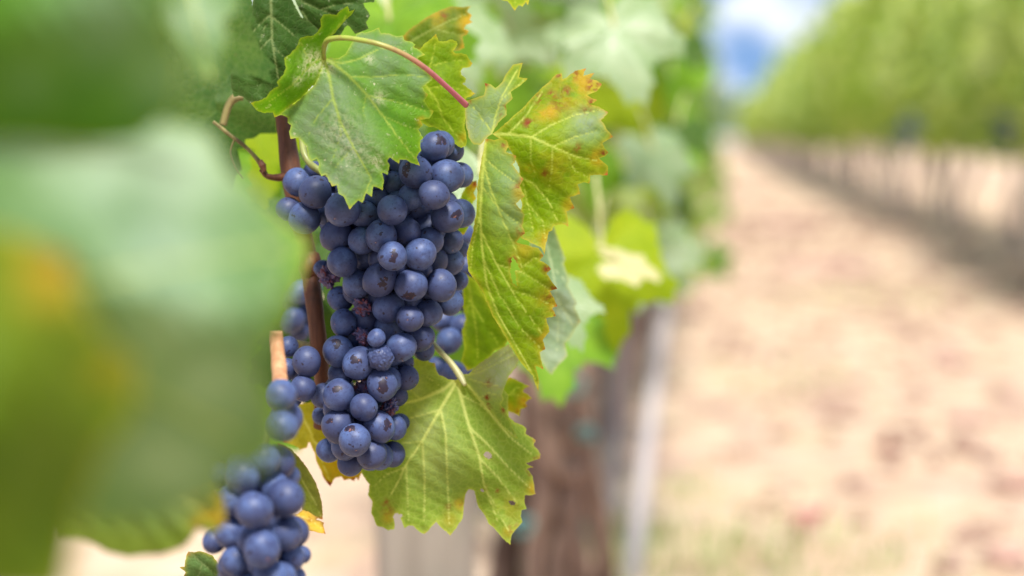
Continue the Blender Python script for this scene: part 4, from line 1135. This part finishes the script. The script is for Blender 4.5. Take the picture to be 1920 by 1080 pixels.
P5d = dict(poly=z6([(118,272),(145,275),(165,268),(186,275),(192,292),(182,312),(216,325),(212,345),(204,352),(238,398),(226,420),(243,452),(228,462),(214,476),(243,512),(234,545),(243,570),(225,585),(216,598),(250,606),(286,616),(302,640),(290,655),(326,682),(312,696),(346,745),(322,752),(346,800),(330,806),(342,832),(310,838),(322,880),(300,908),(308,936),(290,946),(302,1000),(276,990),(288,1040),(286,1068),(270,1022),(232,980),(190,912),(160,860),(140,830),(118,780),(100,740),(80,712),(65,690),(60,640),(68,605),(75,580),(84,530),(90,480),(93,440),(96,400),(104,350),(112,310)]),
           ctrl=ctl(z6, [(118,275,-4),(190,285,-7),(235,400,-13),(240,570,-12),(105,400,-7),(70,600,3),(65,690,3),(110,640,-6),(140,500,-12),(215,600,-9),(345,750,-2),(300,1000,2),(286,1065,4),(180,880,-4),(230,750,-9),(120,740,-1)]),
           veins=[(z6([(118,276),(108,400),(102,500),(106,600),(122,730),(160,830),(215,920),(280,1040)]), 3.0, .8), (z6([(110,340),(135,430),(170,520),(205,600),(240,690)]), 2.2, .6), (z6([(104,560),(150,660),(220,780),(300,890)]), 2.0, .6), (z6([(112,650),(160,760),(230,870),(300,940)]), 1.8, .5),
                  (z6([(112,330),(160,370),(215,410)]), 1.6, .5), (z6([(108,420),(160,490),(225,540)]), 1.4, .5), (z6([(155,668),(230,690),(320,745)]), 1.6, .5), (z6([(200,750),(270,770),(335,800)]), 1.4, .4), (z6([(230,680),(270,650),(300,645)]), 1.2, .4), (z6([(104,500),(80,600),(72,680)]), 1.3, .5)],
           holes=[z6([(204,640),(222,668),(228,688),(212,684),(218,738),(206,728),(196,690)])],
           pale=[(*z6([(180,400)])[0], 48, .5), (*z6([(200,500)])[0], 48, .5), (*z6([(160,320)])[0], 30, .3)],
           spot_red=[(*z6([(205,655)])[0], 9, 1), (*z6([(312,682)])[0], 8, 1), (*z6([(335,745)])[0], 9, 1), (*z6([(335,825)])[0], 8, 1), (*z6([(225,420)])[0], 8, .8), (*z6([(232,560)])[0], 9, .9), (*z6([(220,330)])[0], 7, .8), (*z6([(175,290)])[0], 5, .8), (*z6([(322,775)])[0], 10, .7)],
           spot_yellow=[(*z6([(300,900)])[0], 22, .7), (*z6([(320,780)])[0], 22, .7), (*z6([(180,285)])[0], 12, .9), (*z6([(225,440)])[0], 14, .7), (*z6([(240,620)])[0], 20, .5)], tip_r=5, rim=.3)
traced_leaf('yellow green leaf with rusty red tips and a drooping front lobe', [P5, P5c, P5d], 1.105, L5m, z6([(140, 255)])[0], LG)

# L6 the large lower leaf, underside showing
L6m = leaf_mat('leaf_underside', (0.1379, 0.2188, 0.0225), (0.1714, 0.2531, 0.0281), vein=(0.40, 0.44, 0.14), edge=(0.34, 0.39, 0.06), tip=(0.36, 0.05, 0.03), tip_amt=.5, trans=.40, net=.32, pale=(0.29, 0.31, 0.19), rough=.65, spec=.2)
P6 = dict(poly=z7([(475,245),(462,262),(430,262),(405,250),(382,240),(372,222),(366,190),(345,186),(330,174),(290,168),(245,190),(200,250),(140,350),(90,450),(60,540),(36,600),(40,668),(76,722),(70,770),(90,800),(84,850),(108,905),(135,912),(160,927),(186,922),(188,895),(180,868),(188,852),(202,850),(230,917),(250,905),(270,906),(318,942),(345,915),(370,888),(400,920),(432,950),(455,922),(488,872),(492,830),(495,796),(500,765),(515,745),(535,750),(548,800),(562,832),(590,872),(602,898),(622,912),(660,957),(697,990),(700,960),(706,940),(728,915),(750,890),(742,865),(746,838),(768,832),(762,770),(785,772),(808,766),(802,730),(796,690),(782,668),(770,655),(800,648),(766,630),(795,620),(828,610),(830,592),(800,552),(808,528),(785,515),(764,500),(768,480),(755,466),(720,452),(690,425),(690,330),(640,270),(560,250)]),
          ctrl=ctl(z7, [(475,245,0),(290,170,10),(60,560,4),(110,900,8),(430,940,0),(697,985,-6),(828,600,4),(690,330,8),(450,600,-12),(600,700,-10),(300,500,-4),(560,450,-8),(530,800,2)]),
          veins=[(z7([(475,246),(450,290),(390,390),(310,530),(240,635),(165,785)]), 4.2, 1.0), (z7([(478,246),(470,300),(510,450),(560,600),(580,720),(640,880)]), 4.0, 1.0), (z7([(470,250),(400,308),(300,350),(210,372)]), 4.0, 2.0), (z7([(480,250),(530,310),(640,450),(700,520),(790,590)]), 3.4, .8),
                 (z7([(390,392),(412,500),(420,700),(428,900)]), 2.6, .7), (z7([(310,535),(320,700),(318,900)]), 2.2, .7), (z7([(238,640),(245,760),(248,880)]), 1.8, .5), (z7([(515,470),(600,550),(690,650),(790,745)]), 2.4, .6), (z7([(562,610),(640,690),(730,810)]), 2.2, .6), (z7([(582,730),(620,800),(690,930)]), 1.5, .5),
                 (z7([(390,395),(300,420),(220,440)]), 1.9, .6), (z7([(310,535),(240,540),(180,550)]), 1.6, .6), (z7([(230,650),(150,680),(90,740)]), 1.7, .5), (z7([(340,325),(400,300),(330,250)]), 1.2, .5), (z7([(300,350),(260,310),(230,270)]), 1.4, .5), (z7([(480,330),(560,370),(640,440)]), 1.6, .5)],
          holes=[z7([(580,588),(592,580),(606,582),(616,594),(612,608),(598,612),(582,602)]), z7([(690,798),(705,794),(720,804),(716,814),(698,812)]), z7([(565,742),(578,744),(580,758),(568,756)]), z7([(204,855),(215,852),(222,862),(214,868)])],
          spot_yellow=[(*z7([(430,880)])[0], 16, .4), (*z7([(700,830)])[0], 30, .25), (*z7([(480,810)])[0], 12, .8), (*z7([(690,930)])[0], 14, .5), (*z7([(800,740)])[0], 14, .9), (*z7([(160,870)])[0], 14, .6)],
          spot_red=[(*z7([(715,920)])[0], 9, 1.2), (*z7([(815,608)])[0], 6, 1.2), (*z7([(470,805)])[0], 6, .9), (*z7([(780,672)])[0], 6, .8), (*z7([(425,820)])[0], 6, .6), (*z7([(615,905)])[0], 6, .8), (*z7([(640,752)])[0], 4, .9), (*z7([(155,830)])[0], 12, .7), (*z7([(150,800)])[0], 6, .8), (*z7([(590,745)])[0], 6, .8)],
          pale=[(*z7([(300,480)])[0], 60, .45), (*z7([(380,620)])[0], 60, .35), (*z7([(250,280)])[0], 40, .5)], tip_r=5, flip=-1, quilt=1.8, edge_w=2.2)
P6e = dict(poly=z7([(475,245),(492,238),(512,238),(535,215),(562,190),(620,148),(690,105),(712,140),(736,176),(722,208),(690,246),(676,285),(660,330),(668,350),(655,372),(676,400),(688,425),(706,470),(730,522),(712,520),(690,500),(640,452),(590,380),(530,305)]),
           ctrl=ctl(z7, [(475,245,-1),(590,380,-9),(720,520,-10),(640,450,-10),(560,190,-14),(690,110,-12),(735,176,-4),(660,330,-20),(600,260,-20),(690,420,-16)]),
           veins=[(z7([(480,250),(530,310),(590,385),(650,460),(728,520)]), 3.0, 1.0), (z7([(490,246),(560,230),(640,190),(720,150)]), 2.0, .8), (z7([(500,255),(580,280),(650,290)]), 1.5, .5), (z7([(560,345),(600,320),(640,330)]), 1.2, .5), (z7([(500,240),(590,200),(690,130)]), 1.4, .5)],
           pale=[(*z7([(600,210)])[0], 60, 1), (*z7([(640,260)])[0], 40, 1), (*z7([(690,170)])[0], 40, 1)],
           spot_red=[(*z7([(595,340)])[0], 5, 1.2), (*z7([(597,365)])[0], 5, 1.2), (*z7([(600,395)])[0], 6, 1.2), (*z7([(600,275)])[0], 9, .6), (*z7([(635,460)])[0], 7, .9), (*z7([(665,395)])[0], 6, .9)],
           tip_r=4, flip=-1, wave=1.4, quilt=2.4)
traced_leaf('large lower leaf showing its pale veined underside below right of the bunch', [P6, P6e], 1.155, L6m, z7([(475, 245)])[0], LG,
            [(800, 632, 1.165, 4.5), (822, 655, 1.16, 5), (845, 680, 1.155, 5.6), (862, 704, 1.152, 7), (872, 722, 1.149, 4)], M_PET_PALE)

# L7 bluish leaf behind, L8, L9
L7m = leaf_mat('leaf_bluish', (0.0910, 0.1650, 0.0638), (0.1400, 0.2175, 0.1050), vein=(0.34, 0.40, 0.24), edge=(0.36, 0.40, 0.16), tip=(0.3, 0.2, 0.08), trans=.35, net=.25, pale=(0.26, 0.33, 0.27), rough=.5)
P7 = dict(poly=z6([(320,520),(340,560),(352,595),(372,650),(366,670),(384,720),(378,735),(408,790),(400,805),(420,850),(404,868),(388,900),(372,915),(378,958),(350,985),(330,1018),(310,1000),(290,960),(262,860),(240,700),(270,560)]),
          ctrl=ctl(z6, [(320,520,0),(370,650,8),(420,850,4),(330,1015,0),(270,800,6),(320,750,-6)]),
          veins=[(z6([(300,560),(330,680),(350,800),(345,940)]), 2.4, .8), (z6([(325,670),(380,730),(405,790)]), 1.6, .5), (z6([(345,780),(390,850),(400,880)]), 1.5, .5)],
          pale=[(*z6([(370,800)])[0], 46, 1), (*z6([(340,950)])[0], 34, .9), (*z6([(350,880)])[0], 30, .8)])
traced_leaf('slightly blurred bluish green leaf peeping out behind the drooping rusty lobe', [P7], 1.23, L7m, z6([(310, 540)])[0], LG, step=4)
P8 = dict(poly=z6([(40,690),(60,700),(92,722),(110,760),(135,805),(165,850),(190,905),(180,930),(150,940),(100,990),(62,1005),(40,975),(52,930),(44,880),(56,840),(46,790)]),
          ctrl=ctl(z6, [(60,700,0),(190,905,-4),(60,1000,4),(45,850,6),(100,860,-4)]),
          veins=[(z6([(62,705),(75,790),(90,880),(95,980)]), 2.4, .8), (z6([(75,790),(120,860),(160,920)]), 1.5, .5), (z6([(72,760),(58,830),(54,900)]), 1.3, .5)], wave=2.0)
traced_leaf('light green hanging leaf between the bunch and the drooping rusty lobe', [P8], 1.20, L4m, z6([(60, 700)])[0], LG, step=4)
P9 = dict(poly=z7([(660,370),(648,330),(660,290),(690,252),(715,258),(745,274),(782,292),(760,302),(752,314),(775,328),(792,346),(775,352),(764,366),(772,380),(760,388),(742,392),(738,424),(715,412),(690,402)]),
          ctrl=ctl(z7, [(660,350,0),(780,292,2),(790,346,-2),(735,420,2),(700,330,-3)]), veins=[(z7([(665,340),(710,325),(785,345)]), 1.8, .6), (z7([(690,330),(720,300),(770,290)]), 1.3, .4)],
          spot_yellow=[(*z7([(760,360)])[0], 15, 1), (*z7([(740,400)])[0], 13, 1), (*z7([(690,390)])[0], 12, .8)], spot_red=[(*z7([(755,375)])[0], 8, 1), (*z7([(735,410)])[0], 7, 1)], tip_r=4, rim=.5)
traced_leaf('small yellow green leaf tip with orange burnt edge above the large lower leaf', [P9], 1.19, L4m, z7([(665, 340)])[0], LG)

# L10 yellow leaf and strips below the bunch
L10m = leaf_mat('leaf_golden', (0.2295, 0.2160, 0.0120), (0.2805, 0.2400, 0.0180), vein=(0.40, 0.38, 0.10), edge=(0.45, 0.33, 0.04), tip=(0.26, 0.06, 0.015), tip_amt=1, trans=.48, net=.2)
P10 = dict(poly=z3([(200,590),(240,420),(300,310),(420,290),(560,320),(800,600),(790,830),(768,885),(752,860),(735,888),(700,872),(660,882),(640,855),(600,862),(580,880),(558,930),(532,900),(505,860),(472,780),(448,720),(425,650),(408,600),(392,600),(380,640),(330,655),(322,640)]),
           ctrl=ctl(z3, [(300,320,4),(200,590,6),(558,930,-3),(770,880,2),(500,600,-2)]),
           veins=[(z3([(310,330),(400,500),(470,680),(550,880)]), 2.4, .8), (z3([(340,380),(320,480),(270,570)]), 1.6, .6), (z3([(430,580),(560,700),(740,850)]), 1.6, .6)],
           spot_red=[(*z3([(556,915)])[0], 12, 1.2), (*z3([(520,870)])[0], 8, .8)], spot_yellow=[(*z3([(600,800)])[0], 40, .9), (*z3([(720,850)])[0], 25, .9)])
traced_leaf('golden yellow leaf with a burnt tip directly behind the bottom of the large bunch', [P10], 1.185, L10m, z3([(310, 330)])[0], LG)
L10bm = leaf_mat('leaf_olive_strip', (0.1040, 0.1320, 0.0140), (0.1360, 0.1600, 0.0210), vein=(0.26, 0.28, 0.08), edge=(0.22, 0.20, 0.05), trans=.4, net=.2)
P10b = dict(poly=[(520,830),(545,842),(560,856),(575,876),(588,898),(598,922),(604,948),(605,974),(594,970),(580,966),(566,955),(556,930),(545,905),(525,880)],
            ctrl=[(530,840,0),(605,972,-6),(560,870,-2),(560,940,4)], veins=[([(528,840),(560,890),(590,940),(603,970)], 1.8, .6)])
traced_leaf('narrow olive green leaf folded edge on, right of the blurred lower bunch', [P10b], 1.15, L10bm, (530, 840), LG)
P11 = dict(poly=zb([(1590,462),(1612,458),(1650,428),(1690,438),(1725,462),(1765,482),(1745,494),(1800,516),(1796,540),(1812,596),(1780,590),(1740,580),(1690,570),(1688,548),(1668,522),(1640,508),(1620,488)]),
           ctrl=zb([(0,0)]) and [(*zb([(1600,465)])[0], 0), (*zb([(1810,595)])[0], -4), (*zb([(1760,480)])[0], 4), (*zb([(1680,540)])[0], -2)], veins=[(zb([(1600,466),(1700,490),(1800,570)]), 1.6, .5)],
           spot_red=[(*zb([(1808,594)])[0], 4, 1.2), (*zb([(1700,500)])[0], 8, .5)], rim=.5)
L11m = leaf_mat('leaf_torn_yellow', (0.42, 0.29, 0.03), (0.50, 0.36, 0.05), vein=(0.5, 0.4, 0.15), edge=(0.30, 0.15, 0.03), tip=(0.10, 0.04, 0.02), trans=.4, net=.3)
traced_leaf('small torn yellow scrap of leaf beside the blurred lower bunch', [P11], 1.12, L11m, zb([(1600, 466)])[0], LG)
P12 = dict(poly=zb([(800,825),(835,822),(838,780),(850,735),(862,716),(900,722),(940,714),(985,726),(1030,745),(1060,790),(1095,840),(1110,900),(1100,1000),(900,1000),(815,905),(842,862)]),
           ctrl=[(*zb([(860,720)])[0], 0), (*zb([(1100,900)])[0], 4), (*zb([(810,900)])[0], 6), (*zb([(960,860)])[0], -4)], veins=[(zb([(870,720),(960,800),(1080,900)]), 2, .8), (zb([(960,800),(930,880),(900,960)]), 1.5, .5)], quilt=2.5)
traced_leaf('dark green leaf poking up from the bottom edge, left of the blurred lower bunch', [P12], 1.10, leaf_mat('leaf_deep', (0.05, 0.10, 0.025), (0.08, 0.14, 0.04), vein=(0.15, 0.2, 0.08), trans=.25, net=.2), zb([(870, 720)])[0], LG)
P13 = dict(poly=[(935,-30),(940,0),(952,2),(957,8),(965,20),(972,10),(980,13),(986,3),(990,10),(994,-4),(1000,-30)], ctrl=[(940,0,0),(990,0,2),(965,18,-3)], veins=[([(965,-30),(966,15)], 1.5, .6)])
traced_leaf('toothed leaf tip hanging in from the top edge above the rusty leaf', [P13], 1.12, L4m, (965, -30), LG)
# small rusty tip between the bunch and the drooping lobe
P14 = dict(poly=[(845,430),(858,390),(868,360),(880,342),(893,338),(895,350),(888,362),(893,372),(884,384),(890,396),(880,420),(870,440)], ctrl=[(860,430,2),(893,340,-2),(850,400,2)], veins=[([(862,430),(875,380),(890,345)], 1.6, .6)],
           spot_yellow=[(888, 355, 14, 1)], spot_red=[(890, 345, 7, 1)])
traced_leaf('small yellow leaf corner peeping between the grapes and the drooping rusty lobe', [P14], 1.17, L4m, (862, 430), LG)

# ------------------------------------------------------------------ blurred leaves close to the lens
FGR = 'blurred foreground leaves at the left'
F_grey = leaf_mat('foreground_grey_green', (0.075, 0.165, 0.040), (0.105, 0.205, 0.065), trans=.36, rough=.42, spec=.4, pale=(0.30, 0.40, 0.31), net=.1, edge=(0.2, 0.3, 0.08))
F_dark = leaf_mat('foreground_dark', (0.062, 0.165, 0.012), (0.095, 0.21, 0.02), trans=.3, rough=.5, net=.1, pale=(0.2, 0.3, 0.2))
F_yel = leaf_mat('foreground_yellowing', (0.0666, 0.1275, 0.0015), (0.0909, 0.1466, 0.0020), trans=.42, rough=.6, net=.1, spec=.2)
F1 = dict(poly=[(-150,215),(60,225),(180,240),(300,222),(390,245),(430,320),(490,365),(510,400),(552,435),(550,500),(530,560),(510,620),(492,655),(486,700),(516,760),(528,820),(500,872),(425,882),(420,930),(300,985),(200,985),(100,985),(-150,985)],
          ctrl=[(-150,215,30),(300,225,40),(420,340,20),(560,450,-20),(500,820,-15),(300,950,0),(-100,900,0),(150,400,-40),(300,560,-45),(100,700,-20)], wave=3, quilt=2,
          veins=[([(-100,560),(100,540),(300,500),(540,460)], 8, 3), ([(0,550),(200,700),(440,820)], 7, 3)],
          pale=[(330,310,110,1), (180,290,120,1), (300,460,110,.75), (400,720,80,.7), (330,600,110,.6), (320,860,90,.6)], edge_w=8)  # upper pale spots paint the sky highlight; the others are sage tone
traced_leaf('huge blurred grey green leaf filling the left side in front', [F1], 0.53, F_grey, (-100, 560), FGR, step=9)
F2 = dict(poly=[(-200,-150),(300,-150),(330,-20),(320,60),(350,130),(330,210),(260,262),(100,265),(0,260),(-200,260)],
          ctrl=[(-200,0,0),(300,-100,-10),(300,180,10),(100,50,-20)], wave=3, pale=[(200,20,110,.7), (310,130,80,.7), (60,150,60,.3)])
traced_leaf('dark green blurred leaf in the top left corner', [F2], 0.52, F_dark, (-100, -100), FGR, step=9)
F3 = dict(poly=[(280,-60),(450,-60),(445,20),(418,40),(430,80),(412,100),(398,155),(372,140),(350,100),(320,60)], ctrl=[(300,-50,0),(440,0,10),(395,150,-10),(360,40,-6)], wave=2.5,
          veins=[([(340,-60),(370,40),(395,150)], 3.5, 1.2)], pale=[(370,30,60,.5)])
traced_leaf('blurred bluish grey leaf pointing down at the top left', [F3], 0.72, F_grey, (340, -60), FGR, step=6)
F4 = dict(poly=[(-200,430),(-40,425),(60,450),(130,480),(150,560),(200,640),(255,680),(250,780),(190,850),(150,960),(120,1120),(-200,1120)],
          ctrl=[(-200,430,0),(130,490,10),(255,720,15),(130,1000,5),(0,700,-30)], wave=3, spot_yellow=[(90,520,70,.8), (210,690,45,.5)], spot_red=[(110,490,34,.7)], pale=[], edge_w=8)
F6 = dict(poly=[(360,395),(430,370),(500,385),(545,425),(578,445),(570,500),(548,560),(535,610),(500,640),(430,640),(380,600),(350,500)],
          ctrl=[(400,400,10),(590,450,-8),(480,640,0),(470,510,-14)], wave=2, veins=[([(370,520),(470,500),(590,455)], 4, 1.5)])
traced_leaf('blurred lime green leaf behind the right edge of the huge grey green leaf', [F6], 0.70, leaf_mat('foreground_lime', (0.085, 0.20, 0.010), (0.11, 0.24, 0.015), trans=.4, net=.1), (360, 500), FGR, step=6)
traced_leaf('yellowing blurred leaf with an orange patch at the far left', [F4], 0.455, F_yel, (-150, 700), FGR, step=9)
F5 = dict(poly=[(90,900),(260,840),(350,845),(395,880),(420,930),(424,985),(395,1000),(370,990),(345,1025),(300,1040),(240,1045),(200,1035),(120,1010)],
          ctrl=[(140,880,0),(420,960,-10),(290,1040,0),(300,920,-8)], wave=3, spot_yellow=[(412,960,34,1.2), (375,900,40,.9), (372,985,16,.8)], spot_red=[(420,975,12,.5)], pale=[(330,920,50,.6)], edge_w=4,
          veins=[([(180,890),(290,920),(415,965)], 4, 1.5)])
F5m = leaf_mat('foreground_olive', (0.10, 0.15, 0.015), (0.13, 0.19, 0.03), trans=.38, pale=(0.25, 0.33, 0.2), net=.15, edge=(.14, .15, .03), tip=(.2, .12, .02))
traced_leaf('blurred olive leaf with an orange right edge over the lower bunch', [F5], 0.80, F5m, (160, 885), FGR, step=6)

# ------------------------------------------------------------------ leaves behind the bunch
cb = lambda v: RT * v[0] + UP * v[1] - FW * v[2]
def gleaf(px, py, d, R, n, t, mat, label, group, seed, cup=.2, droop=.3):
    vs, fs = generic_leaf(R, seed, 6, 56, cup, droop, .06, .05)
    me = bpy.data.meshes.new('leaf_blade'); me.from_pydata(vs, [], fs); smooth(me)
    M = orient(cb(n), cb(t))
    root = empty('vine_leaf', P(px, py, d)); tag(root, label, 'leaf', group)
    o = link_mesh('blade', me, mat, root)
    o.matrix_local = M.to_4x4()
    end = -(M @ Vector((0, 1, 0))) * R * .6 + Vector((0, 0, R * .3))
    link_mesh('petiole', tube_mesh('petiole', [(0, 0, 0), end * .5 + Vector((0, 0, R * .08)), end], [.0013, .0013, .0016], 8, .05), M_PET_PALE, root)
    return root
G1 = leaf_mat('back_leaf_green', (0.1006, 0.2250, 0.0160), (0.1581, 0.3000, 0.0240), trans=.42, rough=.45, net=.15)
G2 = leaf_mat('back_leaf_bright', (0.2040, 0.2975, 0.0096), (0.2652, 0.3400, 0.0128), trans=.5, rough=.5, net=.15)
G3 = leaf_mat('back_leaf_silvery', (0.1841, 0.2746, 0.1351), (0.2616, 0.3432, 0.2066), trans=.3, rough=.4, spec=.55, net=.15)
G4 = leaf_mat('back_leaf_cream', (0.46, 0.44, 0.24), (0.52, 0.47, 0.30), trans=.35, rough=.5, net=.1)
G5 = leaf_mat('back_leaf_painted_shade', (0.03, 0.075, 0.012), (0.05, 0.10, 0.015), trans=.25, rough=.5, net=.1)  # darker copy of the green leaf, shade put into its colour
BG_ = 'blurred leaves behind the large bunch'
named = [
 (1130, 480, 1.75, .068, (.15, .25, .9), (.1, -1, .1), G2, 'big blurred yellow green leaf hanging left of the path, under a cream fold', 0),
 (1165, 492, 1.71, .030, (.1, .8, .5), (1, .1, .2), G4, 'cream folded leaf top lying on the big blurred yellow green leaf', 1),
 (1165, 270, 2.6, .050, (.2, .7, .6), (.6, -.6, .2), G4, 'blurred cream leaf right of the rusty leaf', 2),
 (1130, 370, 2.5, .07, (.1, .5, .8), (.2, -1, .2), leaf_mat('back_leaf_pale_green', (0.24, 0.32, 0.12), (0.30, 0.37, 0.16), trans=.4, net=.1), 'blurred pale green leaf beneath the cream leaf, right of the rusty leaf', 3),
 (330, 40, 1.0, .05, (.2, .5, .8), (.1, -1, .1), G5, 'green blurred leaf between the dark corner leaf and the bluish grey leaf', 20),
 (380, 190, 1.22, .045, (.2, .2, .9), (.3, -1, .1), G5, 'leaf coloured dark for shade above the dry twig at the left', 21),
 (330, 330, 1.3, .06, (.2, .4, .9), (-.1, -1, .1), G1, 'green leaf behind the top edge of the huge blurred leaf', 22),
 (440, 560, 1.5, .07, (.2, .3, .9), (-.1, -1, .1), G1, 'green leaf far behind the right edge of the huge blurred leaf', 23),
 (640, 430, 1.33, .06, (.1, .3, .9), (.2, -1, .1), G5, 'leaf coloured dark for shade directly behind the middle of the large bunch', 24),  # this and the next three: added to darken gaps between berries
 (760, 520, 1.36, .06, (-.1, .3, .9), (-.2, -1, .1), G5, 'leaf coloured dark for shade behind the right half of the large bunch', 25),
 (600, 620, 1.38, .055, (.1, .2, .9), (.1, -1, .1), G5, 'leaf coloured dark for shade behind the cane and the small cluster', 26),
 (700, 330, 1.34, .06, (.1, .3, .9), (.1, -1, .1), G5, 'leaf coloured dark for shade behind the top of the large bunch', 27),
 (500, 380, 1.45, .06, (.1, .3, .9), (.1, -1, .1), G1, 'green leaf behind the cane beside the leftmost grapes', 28),
 (330, -20, 1.3, .06, (.1, .3, .9), (.1, -1, .1), G5, 'dark leaf at the top edge left of the fine veined dark leaf', 29),
 (420, 760, 1.5, .06, (.1, .3, .9), (.1, -1, .1), G1, 'green leaf behind the upper part of the blurred lower bunch', 30),
 (1245, 60, 3.2, .06, (.3, .3, .9), (.3, -1, 0), G2, 'bright yellow green blurred leaf near the sky at the top', 4),
 (1150, 150, 2.9, .05, (.2, .2, .9), (.2, -1, 0), G2, 'blurred lime leaf just above the cream leaf', 5),
 (960, 60, 2.1, .05, (-.3, .6, .7), (.7, -.7, .1), G3, 'large silvery green blurred leaf above the rusty leaf', 6),
 (1075, 60, 2.9, .055, (.2, .6, .7), (.4, -.9, .1), G3, 'silvery blurred leaf at the top, right of centre', 7),
 (900, 330, 1.35, .040, (.2, .5, .8), (-.2, -1, .1), G3, 'bluish leaf in the gap between the grapes and the drooping rusty lobe', 8),
 (470, 215, 1.42, .055, (.1, .3, .9), (.1, -1, .1), G2, 'backlit lime leaf behind the brown cane at the left', 9),
 (400, 130, 1.3, .04, (.3, .3, .8), (-.2, -1, 0), G5, 'leaf coloured dark for shade behind the bluish grey blurred leaf', 10),
 (1048, 560, 1.42, .032, (.2, .6, .7), (.3, -1, .1), G3, 'silvery leaf behind the bluish green leaf right of the drooping lobe', 11),
 (1270, 480, 3.6, .06, (.3, .3, .9), (.2, -1, 0), G2, 'yellowish blurred leaf at the lower right rim of the near row', 12),
 (730, 40, 1.6, .07, (-.1, .3, .9), (.2, -1, 0), G1, 'green blurred leaf behind the curved petiole at the top', 13),
 (870, 60, 1.9, .05, (.2, .6, .7), (0, -1, .1), G3, 'silvery blurred leaf behind the olive leaf at the top', 14),
]
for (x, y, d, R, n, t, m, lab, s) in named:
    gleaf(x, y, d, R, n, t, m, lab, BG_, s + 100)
rl = random.Random(21)
fill = []
for i in range(46):
    x = rl.uniform(600, 1230); y = rl.uniform(-60, 640)
    d = rl.uniform(1.7, 3.2)
    if y > 560 and x > 1150: y -= 120
    fill.append((x, y, d))
for i, (x, y, d) in enumerate(fill):
    m = rl.choice((G1, G1, G2, G2, G3, G3))
    gleaf(x, y, d, rl.uniform(.05, .075), (rl.gauss(.1, .35), rl.uniform(.1, .8), rl.uniform(.4, 1)), (rl.gauss(0, .5), -1, rl.uniform(-.2, .3)), m,
          'out of focus leaf in the leafy mass behind the large bunch and the sharp leaves', 'out of focus leaves in the leafy mass behind the sharp leaves', 300 + i)

G6 = leaf_mat('back_leaf_sage', (0.2210, 0.2975, 0.1275), (0.3060, 0.3655, 0.1950), trans=.35, rough=.45, net=.1)
for i in range(70):
    y = rl.uniform(-40, 540); x = rl.uniform(1060, 1290 - max(0, y - 400) * .3); d = rl.uniform(2.6, 4.6)
    gleaf(x, y, d, rl.uniform(.038, .06) * (d / 3) ** .4, (rl.gauss(.15, .35), rl.uniform(.2, .9), rl.uniform(.4, 1)), (rl.gauss(.1, .5), -1, rl.uniform(-.2, .3)), rl.choice((G2, G6, G1, G1, G3, G1, G2, G5)),
          'out of focus leaf on the near row beside the path, beyond the rusty leaf', 'out of focus leaves on the path side of the near row', 500 + i)

# added vine foliage, unseen above the frame, put in for its shade
def hero_place(rr):
    y = rr.uniform(1.7, 2.6)
    z = rr.uniform(0.84 + 0.06 * y, 1.42)
    x = NEAR_X + rr.gauss(0.0, 0.17)
    x = max(-0.65, min(-0.02, x))
    n = (rr.gauss(0.2, 0.5), rr.gauss(-0.15, 0.5), rr.uniform(0.2, 1.0))
    return Vector((x, y, z)), n, (rr.gauss(0.2, .4), rr.gauss(0, .5), rr.uniform(-1.0, 0))
hv = empty('grapevine', (0, 0, 0))
tag(hv, 'added unseen vine foliage above the top edge, put in for its shade', 'grapevine')
link_mesh('foliage', leaf_cloud('foliage', 110, hero_place, (0.045, 0.075), 66, 4, 30), M_CROWN_NEAR, hv)
